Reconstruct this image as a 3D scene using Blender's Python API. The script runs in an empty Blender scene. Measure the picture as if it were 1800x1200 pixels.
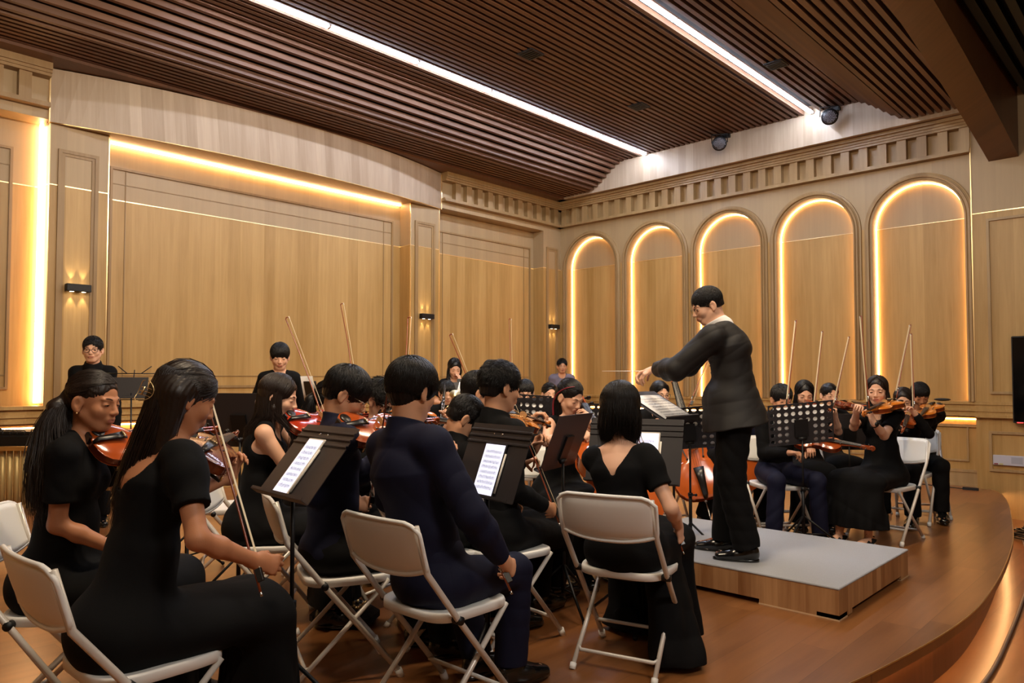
import bpy, math, random
import numpy as np
from mathutils import Matrix, Vector

# ---------------------------------------------------------------- camera, world, exposure
SC = bpy.context.scene
COL = SC.collection
PI = math.pi
YAW = math.radians(43.55)
TILT = math.atan(.0359)
cam_d = bpy.data.cameras.new('camera')
cam_d.sensor_width = 36.0
cam_d.lens = 1282.0 / 1800.0 * 36.0
cam_d.shift_y = 21.0 / 1800.0
cam_d.clip_start = 0.05
cam_d.clip_end = 60
cam_o = bpy.data.objects.new('camera', cam_d)
cam_o.location = (8.52, -10.25, 1.30)
cam_o.rotation_euler = (PI / 2 + TILT, 0, YAW)
COL.objects.link(cam_o)
SC.camera = cam_o
SC.view_settings.view_transform = 'Standard'
SC.view_settings.look = 'None'
SC.view_settings.gamma = 1
SC.view_settings.use_curve_mapping = False
SC.view_settings.exposure = 0.06
W = bpy.data.worlds.new('world')
SC.world = W
W.use_nodes = True
W.node_tree.nodes['Background'].inputs[0].default_value = (1.0, .82, .62, 1)
W.node_tree.nodes['Background'].inputs[1].default_value = 0.02


def lamp(name, kind, loc, target, energy, color, size=0.5, size_y=None, spot=60, blend=.6):
    d = bpy.data.lights.new(name, kind)
    d.energy = energy
    d.color = color
    if kind == 'AREA':
        d.shape = 'RECTANGLE'
        d.size = size
        d.size_y = size_y or size
    else:
        d.shadow_soft_size = size
    if kind == 'SPOT':
        d.spot_size = math.radians(spot)
        d.spot_blend = blend
    o = bpy.data.objects.new(name, d)
    o.location = loc
    v = Vector(target) - Vector(loc)
    o.rotation_euler = v.to_track_quat('-Z', 'Y').to_euler()
    COL.objects.link(o)
    return o


# unseen area lamps without fixtures: warm ones over the stage front, fill over hall
WARM = (1.0, .80, .56)
lamp('front_light', 'AREA', (6.5, -5.6, 4.55), (.8, -3.6, 1.2), 235, WARM, 1.6, .5)
lamp('front_light', 'AREA', (6.2, -8.9, 4.45), (.2, -6.4, 1.6), 210, WARM, 1.6, .5)
lamp('front_light', 'AREA', (7.6, -6.4, 4.3), (4.4, 0, 1.0), 16, WARM, 1.4, .5)
lamp('hall_fill', 'AREA', (10.2, -8.6, 4.4), (3.5, -5.5, 1.0), 105, (1.0, .93, .84), 1.2, .8)  # fill lamp added to brighten the foreground players
lamp('hall_fill', 'AREA', (9.6, -11.6, 4.4), (9.4, -11.0, 0), 30, (1.0, .8, .6), 1.5, 1.5)


# ---------------------------------------------------------------- helpers
def srgb(r, g, b):
    f = lambda c: (c / 255 / 12.92) if c / 255 <= .04045 else ((c / 255 + .055) / 1.055) ** 2.4
    return (f(r), f(g), f(b), 1.0)


class MB:
    """collects polygons and links them as one mesh object"""

    def __init__(s):
        s.v = []; s.f = []; s.m = []; s.s = []

    def add(s, vs, fs, mi=0, smooth=False, M=None):
        n = len(s.v)
        if M is not None:
            vs = [M @ Vector(p) for p in vs]
        s.v.extend([tuple(p) for p in vs])
        for f in fs:
            s.f.append(tuple(i + n for i in f)); s.m.append(mi); s.s.append(smooth)
        return s

    def box(s, a, b, mi=0, M=None, bev=0):
        x0, y0, z0 = a; x1, y1, z1 = b
        if x0 > x1: x0, x1 = x1, x0
        if y0 > y1: y0, y1 = y1, y0
        if z0 > z1: z0, z1 = z1, z0
        if bev:
            e = bev
            vs = []
            for z, ins in ((z0, e), (z0 + e, 0), (z1 - e, 0), (z1, e)):
                for cx, cy, sx, sy in ((x0, y0, 1, 1), (x1, y0, -1, 1), (x1, y1, -1, -1), (x0, y1, 1, -1)):
                    i = ins
                    p = [(cx + sx * i, cy + sy * (i + e)), (cx + sx * (i + e), cy + sy * i)]
                    if sx * sy < 0: p = p[::-1]
                    vs += [(q[0], q[1], z) for q in p]
            fs = [tuple(range(7, -1, -1)), tuple(range(24, 32))]
            for k in range(3):
                for j in range(8):
                    a0 = k * 8 + j; a1 = k * 8 + (j + 1) % 8
                    fs.append((a0, a1, a1 + 8, a0 + 8))
            return s.add(vs, fs, mi, False, M)
        vs = [(x0, y0, z0), (x1, y0, z0), (x1, y1, z0), (x0, y1, z0), (x0, y0, z1), (x1, y0, z1), (x1, y1, z1), (x0, y1, z1)]
        fs = [(3, 2, 1, 0), (4, 5, 6, 7), (0, 1, 5, 4), (1, 2, 6, 5), (2, 3, 7, 6), (3, 0, 4, 7)]
        return s.add(vs, fs, mi, False, M)

    def tube(s, pts, r, n=8, mi=0, closed=False, M=None, caps=True, flat=1.0, up=None):
        pts = [Vector(p) for p in pts]
        k = len(pts)
        rs = r if isinstance(r, (list, tuple, np.ndarray)) else [r] * k
        vs = []; fs = []
        ref = None
        for i, p in enumerate(pts):
            if closed:
                t = pts[(i + 1) % k] - pts[i - 1]
            else:
                t = pts[min(i + 1, k - 1)] - pts[max(i - 1, 0)]
            if t.length < 1e-9: t = Vector((0, 0, 1))
            t.normalize()
            if ref is None:
                ref = Vector(up) if up is not None else (Vector((0, 0, 1)) if abs(t.z) < .9 else Vector((1, 0, 0)))
            a = ref - t * ref.dot(t)
            if a.length < 1e-6: a = t.orthogonal()
            a.normalize(); ref = a
            b = t.cross(a)
            for j in range(n):
                q = 2 * PI * j / n
                vs.append(p + (a * math.cos(q) * flat + b * math.sin(q)) * rs[i])
        for i in range(k if closed else k - 1):
            i2 = (i + 1) % k
            for j in range(n):
                j2 = (j + 1) % n
                fs.append((i * n + j, i * n + j2, i2 * n + j2, i2 * n + j))
        if caps and not closed:
            fs.append(tuple(range(n - 1, -1, -1)))
            fs.append(tuple((k - 1) * n + j for j in range(n)))
        return s.add(vs, fs, mi, n > 5, M)

    def cyl(s, a, b, r, n=16, mi=0, M=None, r2=None):
        return s.tube([a, b], [r, r if r2 is None else r2], n, mi, M=M)

    def sweep(s, path, prof, frames, mi=0, closed=False, smooth=False):
        """path points, per-point frames (u,v) vectors, profile list of (a,b)"""
        n = len(prof); vs = []; fs = []
        for p, (u, v) in zip(path, frames):
            p = Vector(p); u = Vector(u); v = Vector(v)
            for a, b in prof:
                vs.append(p + u * a + v * b)
        k = len(path)
        for i in range(k if closed else k - 1):
            i2 = (i + 1) % k
            for j in range(n - 1):
                fs.append((i * n + j, i2 * n + j, i2 * n + j + 1, i * n + j + 1))
        return s.add(vs, fs, mi, smooth)

    def ball(s, c, r, n=12, m=8, mi=0, M=None):
        rx, ry, rz = (r, r, r) if not isinstance(r, (tuple, list)) else r
        vs = [(c[0], c[1], c[2] + rz)]
        for i in range(1, m):
            th = PI * i / m
            for j in range(n):
                ph = 2 * PI * j / n
                vs.append((c[0] + rx * math.sin(th) * math.cos(ph), c[1] + ry * math.sin(th) * math.sin(ph), c[2] + rz * math.cos(th)))
        vs.append((c[0], c[1], c[2] - rz))
        fs = [(0, 1 + j, 1 + (j + 1) % n) for j in range(n)]
        for i in range(m - 2):
            for j in range(n):
                a = 1 + i * n + j; b = 1 + i * n + (j + 1) % n
                fs.append((a, a + n, b + n, b))
        e = len(vs) - 1; o = 1 + (m - 2) * n
        fs += [(e, o + (j + 1) % n, o + j) for j in range(n)]
        return s.add(vs, fs, mi, True, M)

    def prism(s, poly, z0, z1, mi=0, M=None, smooth=False):
        n = len(poly)
        vs = [(p[0], p[1], z0) for p in poly] + [(p[0], p[1], z1) for p in poly]
        s.add(vs, [tuple(range(n - 1, -1, -1)), tuple(range(n, 2 * n))], mi, False, M)
        return s.add(vs, [(i, (i + 1) % n, (i + 1) % n + n, i + n) for i in range(n)], mi, smooth, M)

    def build(s, name, mats, parent=None, **props):
        me = bpy.data.meshes.new(name)
        me.from_pydata(s.v, [], s.f)
        if not isinstance(mats, (list, tuple)): mats = [mats]
        for m in mats: me.materials.append(m)
        me.polygons.foreach_set('material_index', s.m)
        me.polygons.foreach_set('use_smooth', s.s)
        me.update()
        o = bpy.data.objects.new(name, me)
        COL.objects.link(o)
        if parent is not None: o.parent = parent
        for k, v in props.items(): o[k] = v
        return o


def struct(name, mb, mats, parent=None):
    return mb.build(name, mats, parent, **({} if parent else {'kind': 'structure'}))


def tag(o, label, cat, group=None):
    o['label'] = label; o['category'] = cat
    if group: o['group'] = group
    return o


def thing(name, label, cat, loc=(0, 0, 0), rz=0.0, group=None, M=None):
    o = bpy.data.objects.new(name, None)
    o.empty_display_size = .1
    COL.objects.link(o)
    if M is not None: o.matrix_world = M
    else:
        o.location = loc; o.rotation_euler = (0, 0, rz)
    return tag(o, label, cat, group)


def dup(root, M, label, group=None):
    def cp(o, parent):
        c = o.copy(); COL.objects.link(c)
        if parent is not None:
            c.parent = parent
        for ch in list(o.children): cp(ch, c)
        return c
    r = cp(root, None)
    r.matrix_world = M
    r['label'] = label
    if group: r['group'] = group
    return r


def TR(x, y, z=0, rz=0):
    return Matrix.Translation((x, y, z)) @ Matrix.Rotation(rz, 4, 'Z')


# ---------------------------------------------------------------- materials
def newmat(name):
    m = bpy.data.materials.new(name); m.use_nodes = True
    nt = m.node_tree; b = nt.nodes['Principled BSDF']
    return m, nt, b


def plain(name, col, rough=.5, metal=0.0, spec=.5, bump=0, bscale=200, emit=None, estr=0, coat=0, sheen=0, mottled=0, sss=0):
    m, nt, b = newmat(name)
    b.inputs['Base Color'].default_value = col
    b.inputs['Roughness'].default_value = rough
    b.inputs['Metallic'].default_value = metal
    b.inputs['Specular IOR Level'].default_value = spec
    b.inputs['Coat Weight'].default_value = coat
    b.inputs['Coat Roughness'].default_value = .15
    if sheen:
        b.inputs['Sheen Weight'].default_value = sheen
        b.inputs['Sheen Roughness'].default_value = .4
    if sss:
        b.inputs['Subsurface Weight'].default_value = sss
        b.inputs['Subsurface Radius'].default_value = (.012, .005, .003)
        b.inputs['Subsurface Scale'].default_value = 1.0
    if emit:
        b.inputs['Emission Color'].default_value = emit
        b.inputs['Emission Strength'].default_value = estr
    if bump or mottled:
        tc = nt.nodes.new('ShaderNodeTexCoord')
        nz = nt.nodes.new('ShaderNodeTexNoise'); nz.inputs['Scale'].default_value = bscale
        nz.inputs['Detail'].default_value = 3
        nt.links.new(tc.outputs['Object'], nz.inputs['Vector'])
        if bump:
            bp = nt.nodes.new('ShaderNodeBump'); bp.inputs['Strength'].default_value = bump
            bp.inputs['Distance'].default_value = .002
            nt.links.new(nz.outputs['Fac'], bp.inputs['Height'])
            nt.links.new(bp.outputs['Normal'], b.inputs['Normal'])
        if mottled:
            mx = nt.nodes.new('ShaderNodeMix'); mx.data_type = 'RGBA'
            mx.inputs['A'].default_value = tuple(c * (1 - mottled) for c in col[:3]) + (1,)
            mx.inputs['B'].default_value = tuple(min(1, c * (1 + mottled)) for c in col[:3]) + (1,)
            nt.links.new(nz.outputs['Fac'], mx.inputs['Factor'])
            nt.links.new(mx.outputs['Result'], b.inputs['Base Color'])
    return m


def wood(name, dark, light, upper=None, board=.16, axis='wall', rough=.42, blotch=.25, coat=.0, seam=.0, grain=1.0, length=0):
    """veneer boards; axis 'wall': grain runs up, boards counted along x+y; 'y': grain runs along y"""
    m, nt, b = newmat(name)
    N = nt.nodes; L = nt.links
    geo = N.new('ShaderNodeNewGeometry')
    sep = N.new('ShaderNodeSeparateXYZ'); L.new(geo.outputs['Position'], sep.inputs[0])

    def math_(op, a, c=None):
        n = N.new('ShaderNodeMath'); n.operation = op
        for i, q in enumerate((a, c)):
            if q is None: continue
            if isinstance(q, (int, float)): n.inputs[i].default_value = q
            else: L.new(q, n.inputs[i])
        return n.outputs[0]
    if axis == 'wall':
        s = math_('ADD', sep.outputs[0], sep.outputs[1]); along = sep.outputs[2]
    elif axis == 'y':
        s = sep.outputs[0]; along = sep.outputs[1]
    else:
        s = sep.outputs[1]; along = sep.outputs[0]
    idx = math_('FLOOR', math_('DIVIDE', s, board))
    if length:
        wn0 = N.new('ShaderNodeTexWhiteNoise'); wn0.noise_dimensions = '1D'; L.new(idx, wn0.inputs['W'])
        al2 = math_('ADD', math_('DIVIDE', along, length), math_('MULTIPLY', wn0.outputs['Value'], 7))
        idl = math_('FLOOR', al2)
        idx2 = math_('ADD', idx, math_('MULTIPLY', idl, 31.7))
    else:
        idx2 = idx
    wn = N.new('ShaderNodeTexWhiteNoise'); wn.noise_dimensions = '1D'; L.new(idx2, wn.inputs['W'])
    comb = N.new('ShaderNodeCombineXYZ')
    L.new(math_('MULTIPLY', s, 22 * grain), comb.inputs[0])
    L.new(math_('MULTIPLY', along, 1.1), comb.inputs[1])
    L.new(math_('MULTIPLY', wn.outputs['Value'], 13), comb.inputs[2])
    nz = N.new('ShaderNodeTexNoise'); nz.inputs['Scale'].default_value = 1.0; nz.inputs['Detail'].default_value = 6
    nz.inputs['Roughness'].default_value = .62; nz.inputs['Distortion'].default_value = .4
    L.new(comb.outputs[0], nz.inputs['Vector'])
    comb2 = N.new('ShaderNodeCombineXYZ')
    L.new(math_('MULTIPLY', s, 3.0), comb2.inputs[0]); L.new(math_('MULTIPLY', along, .9), comb2.inputs[1])
    nz2 = N.new('ShaderNodeTexNoise'); nz2.inputs['Scale'].default_value = 1.2; nz2.inputs['Detail'].default_value = 3
    L.new(comb2.outputs[0], nz2.inputs['Vector'])
    f = math_('ADD', math_('MULTIPLY', nz.outputs['Fac'], .62), math_('MULTIPLY', wn.outputs['Value'], .30))
    f = math_('ADD', f, math_('MULTIPLY', math_('SUBTRACT', nz2.outputs['Fac'], .5), blotch * 2))
    ramp = N.new('ShaderNodeValToRGB')
    ramp.color_ramp.elements[0].position = .22; ramp.color_ramp.elements[0].color = dark
    ramp.color_ramp.elements[1].position = .78; ramp.color_ramp.elements[1].color = light
    L.new(f, ramp.inputs[0])
    out = ramp.outputs[0]
    if upper:
        m2 = N.new('ShaderNodeMix'); m2.data_type = 'RGBA'
        L.new(math_('MULTIPLY', math_('GREATER_THAN', sep.outputs[2], 3.30), .6), m2.inputs['Factor']); L.new(out, m2.inputs['A'])
        m2.inputs['B'].default_value = upper
        out = m2.outputs['Result']
    if seam:
        fr = math_('FRACT', math_('DIVIDE', s, board))
        sm = math_('LESS_THAN', fr, seam)
        if length:
            fr2 = math_('FRACT', al2)
            sm = math_('MAXIMUM', sm, math_('LESS_THAN', fr2, seam * board / length))
        mx = N.new('ShaderNodeMix'); mx.data_type = 'RGBA'
        L.new(math_('MULTIPLY', sm, .55), mx.inputs['Factor']); L.new(out, mx.inputs['A'])
        mx.inputs['B'].default_value = tuple(c * .35 for c in dark[:3]) + (1,)
        out = mx.outputs['Result']
    L.new(out, b.inputs['Base Color'])
    b.inputs['Roughness'].default_value = rough
    b.inputs['Coat Weight'].default_value = coat
    b.inputs['Coat Roughness'].default_value = .25
    bp = N.new('ShaderNodeBump'); bp.inputs['Strength'].default_value = .12; bp.inputs['Distance'].default_value = .002
    L.new(nz.outputs['Fac'], bp.inputs['Height']); L.new(bp.outputs['Normal'], b.inputs['Normal'])
    return m


M_ = {}
M_['wall'] = wood('oak_veneer', srgb(162, 125, 68), srgb(198, 161, 102), upper=srgb(160, 142, 116), blotch=.14)
M_['fascia'] = wood('oak_veneer_fascia', srgb(156, 134, 112), srgb(192, 172, 150), board=.13, blotch=.12)
M_['trim'] = wood('oak_trim', srgb(140, 110, 70), srgb(176, 146, 102), board=3.0)
M_['soffit'] = wood('brown_soffit', srgb(82, 50, 32), srgb(110, 70, 46), board=.4)
M_['beam'] = wood('brown_beam', srgb(82, 48, 22), srgb(108, 68, 34), board=3)
M_['slat'] = wood('ceiling_slat', srgb(86, 57, 40), srgb(114, 79, 55), board=.085, axis='y', rough=.5)
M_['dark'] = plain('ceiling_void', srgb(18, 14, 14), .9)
M_['floor'] = wood('stage_floor', srgb(112, 68, 34), srgb(158, 104, 60), board=.19, axis='y', rough=.30, blotch=.22, seam=.012, grain=.7, length=1.6, coat=.15)
M_['podwood'] = wood('podium_wood', srgb(140, 92, 52), srgb(205, 160, 112), board=.08, rough=.5)
M_['gold'] = plain('brass_strip', srgb(255, 226, 170), .28, 1.0)
M_['led'] = plain('led_warm', srgb(255, 190, 110), .5, emit=(1.0, .62, .30, 1), estr=26)
M_['led2'] = plain('led_warm_low', srgb(255, 190, 110), .5, emit=(1.0, .56, .22, 1), estr=24)
M_['led3'] = plain('led_warm_arch', srgb(255, 190, 110), .5, emit=(1.0, .60, .28, 1), estr=19)
M_['tube'] = plain('led_tube', srgb(255, 255, 255), .5, emit=(.74, .83, 1.0, 1), estr=88)
M_['black'] = plain('black_metal', srgb(22, 22, 24), .45, 0.3)
M_['blackp'] = plain('black_plastic', srgb(14, 14, 15), .5)
M_['cable'] = plain('black_cable', srgb(20, 19, 20), .6)
# ================================================================ the room
XR = 6.51          # right end of the arcade wall
# --- floors
mb = MB(); mb.box((-1, -14, -.42), (12.2, 1, -.32)); struct('floor', mb, M_['floor'])
EDGE = [(6.62, .0), (6.80, -.35), (7.0, -1.15), (7.18, -2.1), (7.32, -2.9), (7.40, -3.5), (7.48, -4.28), (7.53, -5.0), (7.54, -5.5), (7.51, -6.0),
        (7.45, -6.5), (7.36, -7.05), (7.2, -7.7), (6.95, -8.4), (6.6, -9.1), (6.1, -9.9), (5.5, -10.7), (4.8, -11.5), (4.0, -12.3), (3.0, -13.2)]


def smooth_line(p, k=4):
    out = []
    n = len(p)
    for i in range(n - 1):
        a = p[max(i - 1, 0)]; b = p[i]; c = p[i + 1]; d = p[min(i + 2, n - 1)]
        for j in range(k):
            t = j / k
            out.append(tuple(.5 * ((2 * b[q]) + (-a[q] + c[q]) * t + (2 * a[q] - 5 * b[q] + 4 * c[q] - d[q]) * t * t + (-a[q] + 3 * b[q] - 3 * c[q] + d[q]) * t ** 3) for q in range(len(b))))
    out.append(tuple(p[-1]))
    return out


EDGE = smooth_line(EDGE)
mb = MB()
poly = [(-.3, -13.2), ] + EDGE[::-1] + [(6.62, .2), (-.3, .2)]
mb.prism(poly, -.055, 0.0, 0)
inner = [(x - .10, y + .03) for x, y in EDGE]
mb.prism([(-.3, -13.1)] + inner[::-1] + [(6.5, .2), (-.3, .2)], -.319, -.0551, 1)
fl = struct('floor', mb, [M_['floor'], M_['soffit']])
mb = MB(); mb.tube([(x + .002, y, -.002) for x, y in EDGE], .004, 6); struct('trim_1', mb, M_['gold'])
mb = MB(); mb.tube([(x - .055, y + .02, -.064) for x, y in EDGE], .008, 6)
tag(mb.build('led_strip_light', M_['led2']), 'warm LED strip glowing under the curved front edge of the stage', 'light strip')

# --- left wall (plane x = 0, recesses at x = -.25)
RB = -.25
mb = MB()
mb.box((-.5, -14, -.4), (RB, .4, 5.2))
for y0, y1 in ((-8.16, -7.60), (-3.48, -2.92), (-.47, 0.12)):
    mb.box((RB, y0, .0), (0, y1, 3.96))
mb.box((RB, -14, 3.96), (0, 0, 4.6))                       # head over the recesses
mb.box((RB, -14, -.3), (-.10, 0, .80))                      # wainscot body
for y0, y1 in ((-14, -8.16), (-7.6, -3.48), (-2.92, -.47)):  # sill rail
    mb.box((RB, y0, .84), (-.02, y1, 1.00)); mb.box((RB, y0, 1.0), (.02, y1, 1.035)); mb.box((RB, y0, .92), (.0, y1, .95)); mb.box((RB, y0, .86), (.015, y1, .885))
wl = struct('wall_left', mb, M_['wall'])


def frame(mb, ax, off, u0, u1, z0, z1, w=.02, d=.014, mi=0):
    """rectangular moulding on a wall: ax 'x' -> wall plane x=off facing +x ; 'y' -> plane y=off facing -y"""
    def bx(a0, a1, b0, b1):
        if ax == 'x': mb.box((off, a0, b0), (off + d, a1, b1), mi)
        else: mb.box((a0, off - d, b0), (a1, off, b1), mi)
    bx(u0, u1, z0, z0 + w); bx(u0, u1, z1 - w, z1); bx(u0, u0 + w, z0 + w, z1 - w); bx(u1 - w, u1, z0 + w, z1 - w)


mb = MB()
for y0, y1 in ((-12.0, -8.42), (-7.51, -3.62), (-2.80, -.56)):
    frame(mb, 'x', RB, y0, y1, 1.20, 3.67, .026, .022)
    frame(mb, 'x', RB, y0 + .16, y1 - .16, 1.22, 3.65, .010, .008)
    frame(mb, 'x', RB, y0 + .02, y1 - .02, 1.34, 3.49, .010, .008)
for y0, y1 in ((-8.08, -7.70), (-3.40, -3.01), (-.40, -.09)):
    frame(mb, 'x', 0, y0, y1, 1.1, 3.68, .035, .02)
    frame(mb, 'x', 0, y0 + .035, y1 - .035, 1.135, 3.645, .03, .010)
for y0, y1 in ((-14, -8.2), (-7.5, -3.6), (-2.9, -.5)):
    frame(mb, 'x', -.10, y0 + .06, y1 - .06, .10, .68, .03, .015)
struct('trim_2', mb, M_['trim'])
mb = MB()
for y0, y1, x in ((-12, -8.16, RB), (-8.16, -8.08, 0), (-8.045, -7.735, 0), (-7.70, -7.60, 0), (-7.6, -3.48, RB), (-3.48, -3.40, 0), (-3.36, -3.05, 0), (-3.01, -2.92, 0), (-2.92, -.47, RB), (-.47, -.40, 0), (-.09, 0, 0)):
    mb.box((x, y0, 3.296), (x + .003, y1, 3.306))
for y in (-8.16, -7.60, -3.48, -2.92): mb.box((-.006, y - .006, 1.0), (.006, y + .006, 3.93))
mb.box((-.25, -8.163, 3.296), (0, -8.158, 3.306)); mb.box((RB, -3.483, 3.296), (0, -3.478, 3.306)); mb.box((RB, -.474, 3.296), (0, -.469, 3.306))
struct('trim_3', mb, M_['gold'])

# --- curved fascia over the middle bay
N = 40
fy = [-8.17 + (8.17 - 2.89) * i / N for i in range(N + 1)]
bul = lambda y: .01 + .285 * max(0, 1 - (abs(y + 5.53) / 2.64) ** 2.2)
mb = MB()
vs = []
for y in fy:
    x = bul(y); vs += [(x, y, 3.93), (x * 1.35, y, 4.49), (x - .05 if x > .06 else 0.0, y, 3.93), (-.0, y, 4.49)]
fs = []
for i in range(N):
    a = i * 4; b = a + 4
    fs += [(a, b, b + 1, a + 1), (a + 2, b + 2, b, a), (a + 1, b + 1, b + 3, a + 3)]
fs += [(0, 1, 3, 2), (4 * N, 4 * N + 2, 4 * N + 3, 4 * N + 1)]
mb.add(vs, fs)
# underside from the wall to the fascia
vs = []
for y in fy: vs += [(bul(y) - .002, y, 3.935), (-.2, y, 3.935)]
mb.add(vs, [(i * 2, i * 2 + 1, i * 2 + 3, i * 2 + 2) for i in range(N)], 1)
struct('trim_4', mb, [M_['fascia'], M_['wall']])
mb = MB()
mb.tube([(bul(y) + .003, y, 3.932) for y in fy], .006, 6)
for y in (fy[0], fy[-1]): mb.box((.0, y - .006, 3.93), (.025, y + .006, 4.47))
struct('trim_5', mb, M_['gold'])
mb = MB(); mb.box((RB + .020, -7.58, 3.915), (RB + .050, -3.50, 3.933))
tag(mb.build('led_strip_light', M_['led']), 'warm LED strip glowing under the curved fascia over the wide panelled recess', 'light strip')
mb = MB(); mb.box((RB + .03, -8.20, 1.06), (RB + .07, -8.168, 3.95))
tag(mb.build('led_strip_light', M_['led']), 'upright warm LED strip in the recess at the far left of the hall', 'light strip')
mb = MB(); mb.box((-.09, -14, .805), (-.07, -8.17, .82))
mb.box((-.09, -7.5, .805), (-.07, -3.5, .82))
tag(mb.build('led_strip_light', M_['led2']), 'warm LED strip under the sill rail of the left wall', 'light strip')

# --- right (arcade) wall: plane y = 0 with five arched niches
CXS = [.70, 2.0, 3.30, 4.60, 5.90]
RI = .53; ZS = 3.30; ZB = 1.035; ZT = 4.10
K = 28
mb = MB()
for c in CXS:
    x0, x1 = c - .65, c + .65
    if c == CXS[0]: x0 = 0.0
    if c == CXS[-1]: x1 = XR
    arc = [(c - RI * math.cos(PI * i / K), ZS + RI * math.sin(PI * i / K)) for i in range(K + 1)]
    vs = []
    for i, (x, z) in enumerate(arc):
        t = i / K
        vs += [(x, 0, z), (x0 + (x1 - x0) * t, 0, ZT)]
    mb.add(vs, [(i * 2, i * 2 + 2, i * 2 + 3, i * 2 + 1) for i in range(K)])
    mb.add([(x0, 0, ZB), (c - RI, 0, ZB), (c - RI, 0, ZS), (x0, 0, ZT)], [(0, 1, 2, 3)])
    mb.add([(x1, 0, ZB), (c + RI, 0, ZB), (c + RI, 0, ZS), (x1, 0, ZT)], [(3, 2, 1, 0)])
    path = [(c - RI, ZB)] + arc + [(c + RI, ZB)]
    vs = []
    for x, z in path: vs += [(x, -.001, z), (x, .15, z)]
    mb.add(vs, [(i * 2, i * 2 + 1, i * 2 + 3, i * 2 + 2) for i in range(len(path) - 1)])
mb.box((-.5, .15, -.4), (XR + .1, .4, 5.2))
mb.box((-.2, .02, 4.05), (XR, .15, 4.6))
mb.box((0, .10, -.01), (XR, .15, .85))                  # wainscot
mb.box((-.1, .0, .84), (XR, .15, 1.0)); mb.box((-.1, -.02, 1.0), (XR, .15, 1.036)); mb.box((-.1, -.02, .92), (XR, .0, .95)); mb.box((-.1, -.03, .86), (XR, .0, .885))
struct('wall_back', mb, M_['wall'])
mb = MB()
frame(mb, 'y', .10, .2, 1.5, .16, .72); frame(mb, 'y', .10, 1.7, 3.2, .16, .72); frame(mb, 'y', .10, 3.4, 4.8, .16, .72); frame(mb, 'y', .10, 5.0, 6.40, .30, .74, .02, .018)
mb.box((0, .07, 0), (XR, .10, .03)); mb.box((0, .08, .03), (XR, .10, .17)); mb.box((0, .07, .17), (XR, .10, .20)); mb.box((0, .075, .72), (XR, .10, .755))
struct('baseboard_back', mb, M_['trim'])
# arch mouldings
mb = MB()
prof = [(0, 0), (0, .030), (.020, .036), (.028, .022), (.036, .022), (.040, .046), (.062, .050), (.068, .034), (.074, .034), (.080, .028), (.098, .024), (.102, 0)]
for c in CXS:
    path = []; fr = []
    for z in (ZB, 1.6, 2.4, 3.0): path.append((c - RI, 0, z)); fr.append(((-1, 0, 0), (0, -1, 0)))
    for i in range(K + 1):
        a = PI * i / K
        path.append((c - RI * math.cos(a), 0, ZS + RI * math.sin(a))); fr.append(((-math.cos(a), 0, math.sin(a)), (0, -1, 0)))
    for z in (3.0, 2.4, 1.6, ZB): path.append((c + RI, 0, z)); fr.append(((1, 0, 0), (0, -1, 0)))
    mb.sweep(path, prof, fr)
struct('trim_6', mb, M_['trim'])
mb = MB()
for c in CXS: mb.box((c - RI + .01, .146, 3.297), (c + RI - .01, .1501, 3.305))
mb.box((XR - .006, -.058, 1.04), (XR + .006, -.046, 4.3))
mb.box((XR + .01, -.054, 3.297), (12, -.0501, 3.306))
struct('trim_7', mb, M_['gold'])
names = ['the arched niche next to the room corner', 'the second arched niche from the room corner', 'the middle arched niche behind the conductor',
         'the fourth arched niche from the room corner', 'the rightmost and largest looking arched niche']
for c, nm in zip(CXS, names):
    r = RI - .009
    pts = [(c - r, .122, ZB + .005)] + [(c - r * math.cos(PI * i / K), .122, ZS + r * math.sin(PI * i / K)) for i in range(K + 1)] + [(c + r, .122, ZB + .005)]
    mb = MB(); mb.tube(pts, .0075, 6)
    tag(mb.build('led_strip_light', M_['led3']), 'warm LED strip outlining ' + nm, 'light strip', None)
mb = MB(); mb.box((.1, .075, .812), (XR, .09, .825))
tag(mb.build('led_strip_light', M_['led2']), 'warm LED strip under the sill rail below the arches', 'light strip')

# wall to the right of the arcade
mb = MB()
mb.box((XR, -.05, -.4), (12.2, .4, 5.2))
mb.box((XR - .001, -.09, .84), (12.2, -.05, 1.0)); mb.box((XR - .001, -.10, 1.0), (12.2, -.05, 1.036)); mb.box((XR, -.10, .92), (12.2, -.05, .95)); mb.box((XR, -.11, .85), (12.2, -.05, .885))
struct('wall_right', mb, M_['wall'])
mb = MB()
frame(mb, 'y', -.05, 6.66, 8.6, 1.13, 3.22, .03, .022); frame(mb, 'y', -.05, 6.64, 8.6, .22, .69, .03, .022)
struct('trim_8', mb, M_['trim'])

# --- corbels and cornice
mb = MB()
for y0, y1 in ((-14, -8.18), (-2.88, 0)):
    mb.box((0, y0, 4.06), (.105, y1, 4.085)); mb.box((0, y0, 4.085), (.09, y1, 4.11))
    mb.box((0, y0, 4.37), (.115, y1, 4.40)); mb.box((0, y0, 4.40), (.13, y1, 4.43)); mb.box((0, y0, 4.43), (.15, y1, 4.5))
    n = int(round((y1 - y0) / .238))
    for i in range(n):
        yc = y1 - .22 - i * .238
        if yc - .06 > y0: mb.box((0, yc - .055, 4.11), (.088, yc + .055, 4.37))
x0, x1 = 0, XR
mb.box((x0, -.105, 4.06), (x1, 0.02, 4.085)); mb.box((x0, -.09, 4.085), (x1, .02, 4.11)); mb.box((x0, -.0, 4.1), (x1, .02, 4.4))
mb.box((x0, -.115, 4.37), (x1, .02, 4.40)); mb.box((x0, -.13, 4.40), (x1, .02, 4.43)); mb.box((x0, -.15, 4.43), (x1, .02, 4.46)); mb.box((x0, -.19, 4.46), (x1, .02, 4.50))
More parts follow.
